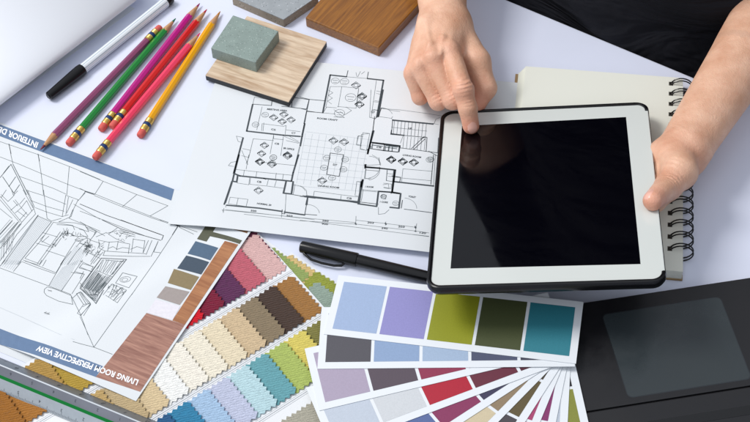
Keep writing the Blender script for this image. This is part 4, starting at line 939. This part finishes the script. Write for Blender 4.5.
# --- pointing hand
wr = W(443, 24, 48); elR = wr+np.array([0, 232, 42.])
MI, MM, MR, MP = W(450, 54, 58), W(433, 61, 57), W(420, 68, 50), W(412, 74, 41)
tipI = tabz(471.5, 133)+tz*7.2+ty*1.0; PI_ = W(463.5, 91, 52); DI_ = lerp(PI_, tipI, 0.56)+np.array([0, 0, 3.0])
PMc, PRc, PPc = W(452.5, 100, 38), W(438, 101.5, 30), W(420, 97, 22)
KN = [PI_, DI_, tipI, MI, MM, MR, MP]
print('index lens', np.linalg.norm(PI_-MI), np.linalg.norm(tipI-PI_), 'MI', MI, 'tip', tipI)
def handR(X, Y, Z_):
    V = cap(X, Y, Z_, elR+np.array([-4, 0, 0]), wr+np.array([-4, 6, 0]), 33, 16.5)
    V = smin(V, cap(X, Y, Z_, elR+np.array([4, 0, 0]), wr+np.array([6, 6, 0]), 33, 16.5), 10)
    # carpus and metacarpals
    for M_, o, r0, r1 in ((MI, (10, -2, 0), 17, 12.0), (MM, (3, -2, 2), 17, 12.0), (MR, (-5, -2, 0), 16, 10.6), (MP, (-8, 0, -3), 15, 9.6)):
        V = smin(V, cap(X, Y, Z_, wr+np.array(o, float), lerp(wr, M_, .86)+np.array([0, 0, -2.5]), r0, r1), 9)
    V = smin(V, cap(X, Y, Z_, lerp(wr, MR, .4)-np.array([0, 0, 8]), lerp(wr, MR, .8)-np.array([-6, 0, 12]), 17, 15), 10)
    # knuckles, tendons and the ulna bump
    for M_, r in ((MI, 6.8), (MM, 6.2), (MR, 5.4), (MP, 4.8)): V = smin(V, np.sqrt((X-M_[0])**2+(Y-M_[1])**2+(Z_-M_[2]-4.6)**2)-r, 4)
    for M_, o in ((MI, (6, 0, 0)), (MM, (1, 0, 1)), (MR, (-4, 0, 0)), (MP, (-9, 0, -2))):
        A_ = lerp(wr+np.array(o, float), M_, .35)+np.array([0, 0, 11.0]); V = smin(V, cap(X, Y, Z_, A_, M_+np.array([0, 3, 7.2]), 1.6, 2.4), 6)
    for ch in (((427, 26, 65), (430, 42, 69), (426, 54, 66)), ((447, 22, 65), (443, 36, 70), (441, 52, 69))):
        for p_, q_ in zip(ch[:-1], ch[1:]): V = smin(V, cap(X, Y, Z_, W(*p_)-np.array([0, 0, 2.4]), W(*q_)-np.array([0, 0, 2.4]), 1.0, 1.0), 5)
    A_ = W(426, 22, 60); V = smin(V, np.sqrt((X-A_[0])**2+(Y-A_[1])**2+(Z_-A_[2]+2)**2)-7, 9)
    # index
    fI = chain(X, Y, Z_, [MI, PI_, DI_, tipI+tz*0], [10.2, 8.9, 8.2, 7.5], 3)
    fI = smin(fI, np.sqrt((X-PI_[0])**2+(Y-PI_[1])**2+(Z_-PI_[2]-2.2)**2)-8.0, 4)
    # curled fingers
    T3_ = np.array([1.5, 10, -2.0])
    PM, PR, PPk = PMc, PRc, PPc
    fM = chain(X, Y, Z_, [MM, PM, PM+np.array([-1, 15, -17]), PM+np.array([-2, 30, -21])], [9.4, 8.3, 7.2, 6.8], 4)
    fR = chain(X, Y, Z_, [MR, PR, PR+np.array([0, 14, -13]), PR+np.array([0, 27, -16])], [8.8, 7.7, 6.8, 6.4], 4)
    fP = chain(X, Y, Z_, [MP, PPk, PPk+np.array([1, 12, -9]), PPk+np.array([2, 22, -11])], [8.0, 6.9, 6.2, 5.8], 4)
    fg = np.minimum(np.minimum(np.minimum(fM, fR), fP), fI)
    V = smin(V, fg, 4.0)
    # thumb folded beside the index
    T0, T1, T2_, T4 = wr+np.array([13, -10, -4.]), W(477, 62, 40), W(485.5, 88, 27), W(478, 103, 17)
    th = chain(X, Y, Z_, [T0, T1, T2_, T4], [15, 12.0, 9.6, 8.2], 5)
    V = smin(V, th, 6)
    dI = unit(tipI-PI_); V = wrinkle(V, X, Y, Z_, PI_+np.array([0, 0, 8.]), dI, 5.0, .9, 3.4)
    V = wrinkle(V, X, Y, Z_, DI_+np.array([0, 0, 7.]), dI, 3.4, .6, 2.8)
    V = wrinkle(V, X, Y, Z_, PM+np.array([0, -2, 7.]), unit(PM-MM), 4.5, .3, 3.4); V = wrinkle(V, X, Y, Z_, PR+np.array([0, -2, 7.]), unit(PR-MR), 4.5, .3, 3.4)
    V = wrinkle(V, X, Y, Z_, wr+np.array([0, 12, 16.]), (0, 1, 0), 9, .25, 5.5)
    return V
# --- holding hand
wl = W(691, 146, 38); armd = unit(W(747, 62, 38)-W(690, 150, 38)); elL = wl+armd*285+np.array([0, 0, 22.])
perp = np.array([armd[1], -armd[0], 0])
tipT = tabz(653, 207.5)+tz*7.2; IPT = W(668, 187, 50); MCT = W(679.5, 172, 49); CMT = W(683, 154, 42)
print('thumb', np.linalg.norm(tipT-IPT), np.linalg.norm(IPT-MCT), tipT)
def handL(X, Y, Z_):
    V = cap(X, Y, Z_, elL+perp*6, wl+perp*3, 33, 17)
    V = smin(V, cap(X, Y, Z_, elL-perp*6, wl-perp*8, 33, 18.5), 10)
    # muscle swell of the forearm
    V = smin(V, cap(X, Y, Z_, lerp(wl, elL, .9)-np.array([0, 0, 8]), lerp(wl, elL, .45)-np.array([0, 0, 3]), 33, 24), 14)
    # thenar ball
    th = chain(X, Y, Z_, [wl+np.array([-4, -6, 2.]), CMT+np.array([-6, 0, -3]), MCT, IPT, tipT], [18.5, 17.5, 15, 11.2, 8.4], 4)
    V = smin(V, th, 8)
    B0 = W(662, 156, 34); V = smin(V, np.sqrt((X-B0[0])**2+(Y-B0[1])**2+(Z_-B0[2])**2)-13.5, 9)
    # palm passing under the tablet and four fingers curled beneath it
    for k in range(4):
        yk = 48-k*17.0; A_ = wl+np.array([-4, -8, -8.])
        base = TL_(X1+1-1.5*abs(k-1), yk, -15); b2 = TL_(X1-26, yk-3, -18.5+0.4*k); b3 = TL_(X1-46+3*abs(k-1), yk-6, -17)
        V = smin(V, cap(X, Y, Z_, A_, base, 14, 9.8), 6)
        fg = chain(X, Y, Z_, [base, b2, b3], [9.0, 8.0, 7.0], 2.5); V = smin(V, fg, 2.0)
    V = wrinkle(V, X, Y, Z_, IPT+np.array([2, -1, 9.]), unit(tipT-IPT), 5.5, .85, 3.3)
    V = wrinkle(V, X, Y, Z_, lerp(MCT, IPT, .25)+np.array([-3, 2, 13.]), unit(IPT-MCT), 5, .4, 4.2)
    V = wrinkle(V, X, Y, Z_, wl+np.array([-12, 3, 16.]), armd+perp*.4, 6, .2, 5.0)
    return V
tc_ = E0+en*132-ed*22                                # torso centre on the floor plan of the seat
shR = tc_-ed*172+np.array([0, 0, 325.]); shL = tc_+ed*188+np.array([0, 0, 325.])
print('upper arms', np.linalg.norm(shR-elR), np.linalg.norm(shL-elL), 'elR', elR, 'elL', elL)
hd = tc_-en*55+np.array([0, 0, 520.])
def local(X, Y): 
    dx, dy = X-tc_[0], Y-tc_[1]; return dx*ed[0]+dy*ed[1], dx*en[0]+dy*en[1]
def ellp(X, Y, Z_, c, r):
    return (np.sqrt((X/r[0])**2+(Y/r[1])**2+((Z_-c)/r[2])**2)-1)*min(r)
def bodybig(X, Y, Z_):
    a, b = local(X, Y)
    V = ellp(a, b, Z_, 60, (135, 88, 330))
    V = smin(V, cap(X, Y, Z_, shR, shL, 50, 50), 40)
    V = smin(V, chain(X, Y, Z_, [shR, elR, lerp(elR, wr, .3)], [46, 37, 32], 12), 20); V = smin(V, chain(X, Y, Z_, [shL, elL, lerp(elL, wl, .3)], [46, 35, 29], 12), 20)
    V = smin(V, cap(X, Y, Z_, tc_+np.array([0, 0, 340]), hd-np.array([0, 0, 60]), 50, 46), 30)
    h_ = hd; dx, dy = X-h_[0], Y-h_[1]; ha, hb = dx*ed[0]+dy*ed[1], dx*en[0]+dy*en[1]
    V = smin(V, ellp(ha, hb, Z_, h_[2], (76, 94, 112)), 16)
    V = smin(V, cap(X, Y, Z_, h_-en*86+np.array([0, 0, 8]), h_-en*106+np.array([0, 0, -22]), 7, 12), 8)     # nose
    for s_ in (-1, 1): V = smin(V, cap(X, Y, Z_, h_+ed*s_*74+np.array([0, 0, 14]), h_+ed*s_*80+np.array([0, 0, -16]), 10, 8), 5)   # ears
    V = smin(V, cap(X, Y, Z_, h_-en*70-ed*18+np.array([0, 0, -52]), h_-en*70+ed*18+np.array([0, 0, -52]), 20, 20), 10)   # mouth and chin
    # thighs, knees under the table, shins
    for s_ in (-1, 1):
        hp = tc_+ed*s_*85+np.array([0, 0, -235.]); kn = hp-en*400+np.array([0, 0, 15.]); ft_ = kn+np.array([0, 0, -440.])+en*20
        V = smin(V, chain(X, Y, Z_, [hp, kn, ft_], [74, 56, 38], 20), 30); V = smin(V, cap(X, Y, Z_, ft_, ft_-en*150+np.array([0, 0, -30]), 34, 24), 20)
    return V
parts_ = []
def bb(pts, pad): pts = np.array(pts); return pts.min(0)-pad, pts.max(0)+pad
lo, hi = bb([wr, MI, MP, tipI, W(485, 88, 10), wr+np.array([0, 95, 12])], 34); hi[1] = wr[1]+100; lo[2] = 1.0
PR_, FR_ = surfnet(handR, lo, hi, 1.05); parts_.append((PR_, FR_))
lo, hi = bb([wl, tipT, IPT, TL_(X1-50, 50, -20), TL_(X1-50, -60, -20), lerp(wl, elL, .55)], 40)
PL_, FL_ = surfnet(handL, lo, hi, 1.15); parts_.append((PL_, FL_))
def trim(P, Fq, keep):
    k = keep(P[Fq].mean(1)); return P, Fq[k]
parts_[0] = trim(*parts_[0], lambda c_: c_[:, 1] < wr[1]+98)
parts_[1] = trim(*parts_[1], lambda c_: ((c_-wl)@armd) < 118)
lo, hi = bb([tc_-ed*260-en*560, tc_+ed*260+en*160, tc_+ed*260-en*560, elR, elL, tc_+np.array([0, 0, 660.]), tc_+np.array([0, 0, -735.])], 60)
PBg, FBg = surfnet(bodybig, lo, hi, 11.0)
cc_ = PBg[FBg].mean(1)
# forearms of the large figure start where the fine arms are still running
def fine_forearm(P, arm):
    return P
keep = np.ones(len(FBg), bool)
parts_.append((PBg, FBg[keep]))
# fine forearm sections that bridge hand and elbow
def armonly(fn):
    return fn
lo, hi = bb([wr+np.array([0, 90, 17]), elR], 52); lo[1] = wr[1]+90; P_a, F_a = surfnet(handR, lo, hi, 3.0); parts_.append(trim(P_a, F_a, lambda c_: c_[:, 1] > wr[1]+93))
lo, hi = bb([wl+armd*105, elL], 56); P_b, F_b = surfnet(handL, lo, hi, 3.0); parts_.append(trim(P_b, F_b, lambda c_: ((c_-wl)@armd) > 112))
AV = []; AF = []; o_ = 0
for P_, F__ in parts_: AV.append(P_); AF.append(F__+o_); o_ += len(P_)
AV = np.concatenate(AV); AF = np.concatenate(AF)
# skin
sk = bpy.data.materials.new('skin'); sk.use_nodes = True; nt = sk.node_tree; N = nt.nodes; L = nt.links; b = N['Principled BSDF']
b.inputs['Roughness'].default_value = 0.46; b.inputs['Specular IOR Level'].default_value = 0.45
b.inputs['Subsurface Weight'].default_value = 0.1; b.inputs['Subsurface Radius'].default_value = (1, .35, .18); b.inputs['Subsurface Scale'].default_value = 0.003
tc = N.new('ShaderNodeTexCoord'); n1 = N.new('ShaderNodeTexNoise'); n1.inputs['Scale'].default_value = 45; n1.inputs['Detail'].default_value = 5; L.new(tc.outputs['Object'], n1.inputs['Vector'])
r = N.new('ShaderNodeValToRGB'); r.color_ramp.elements[0].position = .3; r.color_ramp.elements[1].position = .72
r.color_ramp.elements[0].color = rgb(210, 158, 128); r.color_ramp.elements[1].color = rgb(234, 190, 162); L.new(n1.outputs['Fac'], r.inputs['Fac'])
at = N.new('ShaderNodeAttribute'); at.attribute_name = 'flush'
mx = N.new('ShaderNodeMix'); mx.data_type = 'RGBA'; L.new(at.outputs['Fac'], mx.inputs[0]); L.new(r.outputs['Color'], mx.inputs[6]); mx.inputs[7].default_value = rgb(214, 128, 106)
nb = N.new('ShaderNodeTexNoise'); nb.inputs['Scale'].default_value = 120; nb.inputs['Detail'].default_value = 6; nb.inputs['Roughness'].default_value = .7; L.new(tc.outputs['Object'], nb.inputs['Vector'])
rb_ = N.new('ShaderNodeMapRange'); rb_.inputs['From Min'].default_value = .52; rb_.inputs['From Max'].default_value = .75; rb_.inputs['To Max'].default_value = .28; L.new(nb.outputs['Fac'], rb_.inputs['Value'])
m5 = N.new('ShaderNodeMix'); m5.data_type = 'RGBA'; L.new(rb_.outputs['Result'], m5.inputs[0]); L.new(mx.outputs[2], m5.inputs[6]); m5.inputs[7].default_value = rgb(196, 122, 98)
L.new(m5.outputs[2], b.inputs['Base Color'])
v1 = N.new('ShaderNodeTexVoronoi'); v1.inputs['Scale'].default_value = 900; L.new(tc.outputs['Object'], v1.inputs['Vector'])
n2 = N.new('ShaderNodeTexNoise'); n2.inputs['Scale'].default_value = 260; n2.inputs['Detail'].default_value = 6; L.new(tc.outputs['Object'], n2.inputs['Vector'])
ma = N.new('ShaderNodeMath'); ma.operation = 'MULTIPLY_ADD'; L.new(v1.outputs['Distance'], ma.inputs[0]); ma.inputs[1].default_value = .4; L.new(n2.outputs['Fac'], ma.inputs[2])
bp = N.new('ShaderNodeBump'); bp.inputs['Strength'].default_value = .55; bp.inputs['Distance'].default_value = 0.0008; L.new(ma.outputs[0], bp.inputs['Height']); L.new(bp.outputs['Normal'], b.inputs['Normal'])
nail = mat('fingernail', rgb(234, 178, 160), 0.25, spec=.6)
person = thing('person', 'person in black t-shirt pointing at the tablet and holding its edge', 'person', (tc_[0], tc_[1], -740))
off = np.array(person.location)/S
me = bpy.data.meshes.new('body'); me.from_pydata(((AV-off)*S).tolist(), [], AF.tolist()); me.materials.append(sk); me.materials.append(nail)
me.polygons.foreach_set('use_smooth', np.ones(len(me.polygons), bool))
fl = np.zeros(len(AV))
for k_, r_k, am in ((PI_, 8, .55), (DI_, 6, .35), (tipI, 9, .75), (tipT, 11, .5), (IPT, 10, .3), (MI, 9, .3), (MM, 9, .3), (MR, 9, .25), (MP, 9, .3), (PMc, 9, .35), (PRc, 9, .35), (PPc, 9, .35), (W(478, 103, 17), 12, .7), (CMT, 14, .25)):
    d2 = ((AV-k_)**2).sum(1); fl = np.maximum(fl, am*np.exp(-d2/(2*(r_k)**2)))
at_ = me.attributes.new('flush', 'FLOAT', 'POINT'); at_.data.foreach_set('value', fl.astype(np.float32))
# nail of the pointing finger: a patch on the top of its tip
dI = unit(tipI-DI_); up_ = unit(np.array([0, -.35, 1])-dI*(np.array([0, -.35, 1])@dI)); sd_ = np.cross(dI, up_)
cen = AV[AF].mean(1); rel = cen-tipI; q1_, q2_, q3_ = rel@dI, rel@sd_, rel@up_
mk = (((q1_-0.3)/5.6)**2+(q2_/4.3)**2 < 1) & (q3_ > 2.5) & (np.abs(rel).max(1) < 15)
dT = unit(tipT-IPT); uT = unit(np.array([-.75, .1, .8])-dT*(np.array([-.75, .1, .8])@dT)); sT = np.cross(dT, uT); rT = cen-tipT
mkT = (((rT@dT-1.0)/6.4)**2+((rT@sT)/4.8)**2 < 1) & (rT@uT > 3.0) & (np.abs(rT).max(1) < 16)
mi_ = np.zeros(len(AF), np.int32); mi_[mk | mkT] = 1; me.polygons.foreach_set('material_index', mi_)
ob = bpy.data.objects.new('body', me); COL.objects.link(ob); ob.parent = person
# shirt
rng = np.random.RandomState(3)
def shirt(X, Y, Z_):
    a, b = local(X, Y)
    fold = 6.0*np.sin(Z_/17+a/55+2*np.sin(a/70))*np.exp(-((Z_+10)/120)**2)
    V = ellp(a, b, Z_, 60, (172, 127, 430))-fold*1.2
    V = smin(V, ellp(a, b-4, Z_, -120, (178, 130, 190))-fold, 40)
    V = smin(V, cap(X, Y, Z_, shR, shL, 60, 60), 50)
    for sh_, el_ in ((shR, elR), (shL, elL)): V = smin(V, cap(X, Y, Z_, sh_, lerp(sh_, el_, .55), 60, 54), 25)
    V = np.maximum(V, -(Z_+255)); V = np.maximum(V, Z_-400)
    for sh_, el_ in ((shR, elR), (shL, elL)):
        ax_ = unit(el_-sh_); q_ = (X-sh_[0])*ax_[0]+(Y-sh_[1])*ax_[1]+(Z_-sh_[2])*ax_[2]; m_ = lerp(sh_, el_, .55)
        near = np.sqrt((X-m_[0])**2+(Y-m_[1])**2+(Z_-m_[2])**2) < 85
        V = np.where(near, np.maximum(V, q_-np.linalg.norm(el_-sh_)*.55), V)
    V = np.maximum(V, -cap(X, Y, Z_, tc_+np.array([0, 0, 385]), tc_-en*30+np.array([0, 0, 430]), 62, 66))
    return V
lo, hi = bb([shR, shL, tc_+en*110, tc_-en*110, tc_+np.array([0, 0, -240.]), tc_+ed*190, tc_-ed*190, lerp(shR, elR, .55), lerp(shL, elL, .55)], 75)
Ps, Fs = surfnet(shirt, lo, hi, 7.0)
def mobj(name, P, Fq, m, label=None):
    me = bpy.data.meshes.new(name); me.from_pydata(((P-off)*S).tolist(), [], Fq.tolist()); me.materials.append(m); me.polygons.foreach_set('use_smooth', np.ones(len(me.polygons), bool))
    o = bpy.data.objects.new(name, me); COL.objects.link(o); o.parent = person
    if label: o['label'] = label
    return o
SHM = mat('black_cotton', rgb(22, 23, 29), 0.9, var=.15, vscale=40, bump=.5, bscale=700, spec=.2)
_n = SHM.node_tree.nodes; _l = SHM.node_tree.links
fn_ = _n.new('ShaderNodeTexNoise'); fn_.inputs['Scale'].default_value = 1; fn_.inputs['Detail'].default_value = 3; fn_.inputs['Distortion'].default_value = 1.2
fm_ = _n.new('ShaderNodeMapping'); fm_.inputs['Scale'].default_value = (9, 9, 26); fm_.inputs['Rotation'].default_value = (0.5, 0.3, 0)
_l.new([q for q in _n if q.type == 'TEX_COORD'][0].outputs['Object'], fm_.inputs['Vector']); _l.new(fm_.outputs['Vector'], fn_.inputs['Vector'])
fb_ = _n.new('ShaderNodeBump'); fb_.inputs['Distance'].default_value = 0.03; fb_.inputs['Strength'].default_value = 0.9; _l.new(fn_.outputs['Fac'], fb_.inputs['Height'])
_l.new(fb_.outputs['Normal'], [q for q in _n if q.type == 'BUMP' and q != fb_][0].inputs['Normal'])
mobj('shirt', Ps, Fs, SHM, 'black cotton t-shirt')
def jeans(X, Y, Z_):
    a, b = local(X, Y); V = ellp(a, b, Z_, -225, (180, 130, 85))
    for s_ in (-1, 1):
        hp = tc_+ed*s_*85+np.array([0, 0, -235.]); kn = hp-en*400+np.array([0, 0, 15.]); ft_ = kn+np.array([0, 0, -440.])+en*20
        V = smin(V, chain(X, Y, Z_, [hp, kn, ft_+np.array([0, 0, 40])], [86, 66, 50], 20), 30)
    return V
lo, hi = bb([tc_-ed*180-en*420, tc_+ed*180+en*130, tc_-ed*180+en*130, tc_+ed*180-en*420], 90); lo[2] = -725; hi[2] = -120
Pj, Fj = surfnet(jeans, lo, hi, 11.0); mobj('jeans', Pj, Fj, mat('denim', rgb(44, 70, 112), .85, var=.2, vscale=200, bump=.3, bscale=900), 'blue jeans')
def hair(X, Y, Z_):
    dx, dy = X-hd[0], Y-hd[1]; ha, hb = dx*ed[0]+dy*ed[1], dx*en[0]+dy*en[1]
    V = ellp(ha, hb-10, Z_, hd[2]+12, (88, 104, 118)); V = smin(V, ellp(ha, hb-55, Z_, hd[2]-50, (70, 55, 90)), 20)
    return np.maximum(V, -((hb+62)+np.maximum(0, (Z_-hd[2]-52))*-1.4+0))
lo, hi = bb([hd], 175); Ph, Fh = surfnet(hair, lo, hi, 8.0); mobj('hair', Ph, Fh, mat('dark_hair', rgb(30, 24, 22), .5, var=.3, vscale=300), 'dark hair')

# ================================================================== lighting
w = bpy.data.worlds.new('World'); scene.world = w; w.use_nodes = True
bg = w.node_tree.nodes['Background']; nt = w.node_tree; N = nt.nodes; L = nt.links
tc = N.new('ShaderNodeTexCoord'); dt = N.new('ShaderNodeVectorMath'); dt.operation = 'DOT_PRODUCT'; L.new(tc.outputs['Generated'], dt.inputs[0]); dt.inputs[1].default_value = tuple(unit([-0.5, -0.12, 0.86]))
mr = N.new('ShaderNodeMapRange'); mr.interpolation_type = 'SMOOTHSTEP'; mr.inputs['From Min'].default_value = -0.1; mr.inputs['From Max'].default_value = 1.0
mr.inputs['To Min'].default_value = 0.27; mr.inputs['To Max'].default_value = 1.1; L.new(dt.outputs['Value'], mr.inputs['Value']); L.new(mr.outputs['Result'], bg.inputs['Strength'])
bg.inputs['Color'].default_value = (0.86, 0.91, 1.0, 1)
def area(name, loc, target, size, sy, energy, col):
    l = bpy.data.lights.new(name, 'AREA'); l.shape = 'RECTANGLE'; l.size = size; l.size_y = sy; l.energy = energy; l.color = col
    o = bpy.data.objects.new(name, l); COL.objects.link(o); o.location = loc
    o.rotation_euler = (Vector(target)-Vector(loc)).to_track_quat('-Z', 'Y').to_euler()
area('window_light', (-2.1, 0.75, 2.9), (0.1, 0, 0), 1.15, 1.15, 96, (1.0, 0.97, 0.93))
scene.view_settings.view_transform = 'Standard'; scene.view_settings.look = 'None'; scene.view_settings.exposure = -0.07; scene.view_settings.gamma = 1
scene.render.resolution_x = 1024; scene.render.resolution_y = 576
scene.render.engine = 'CYCLES'
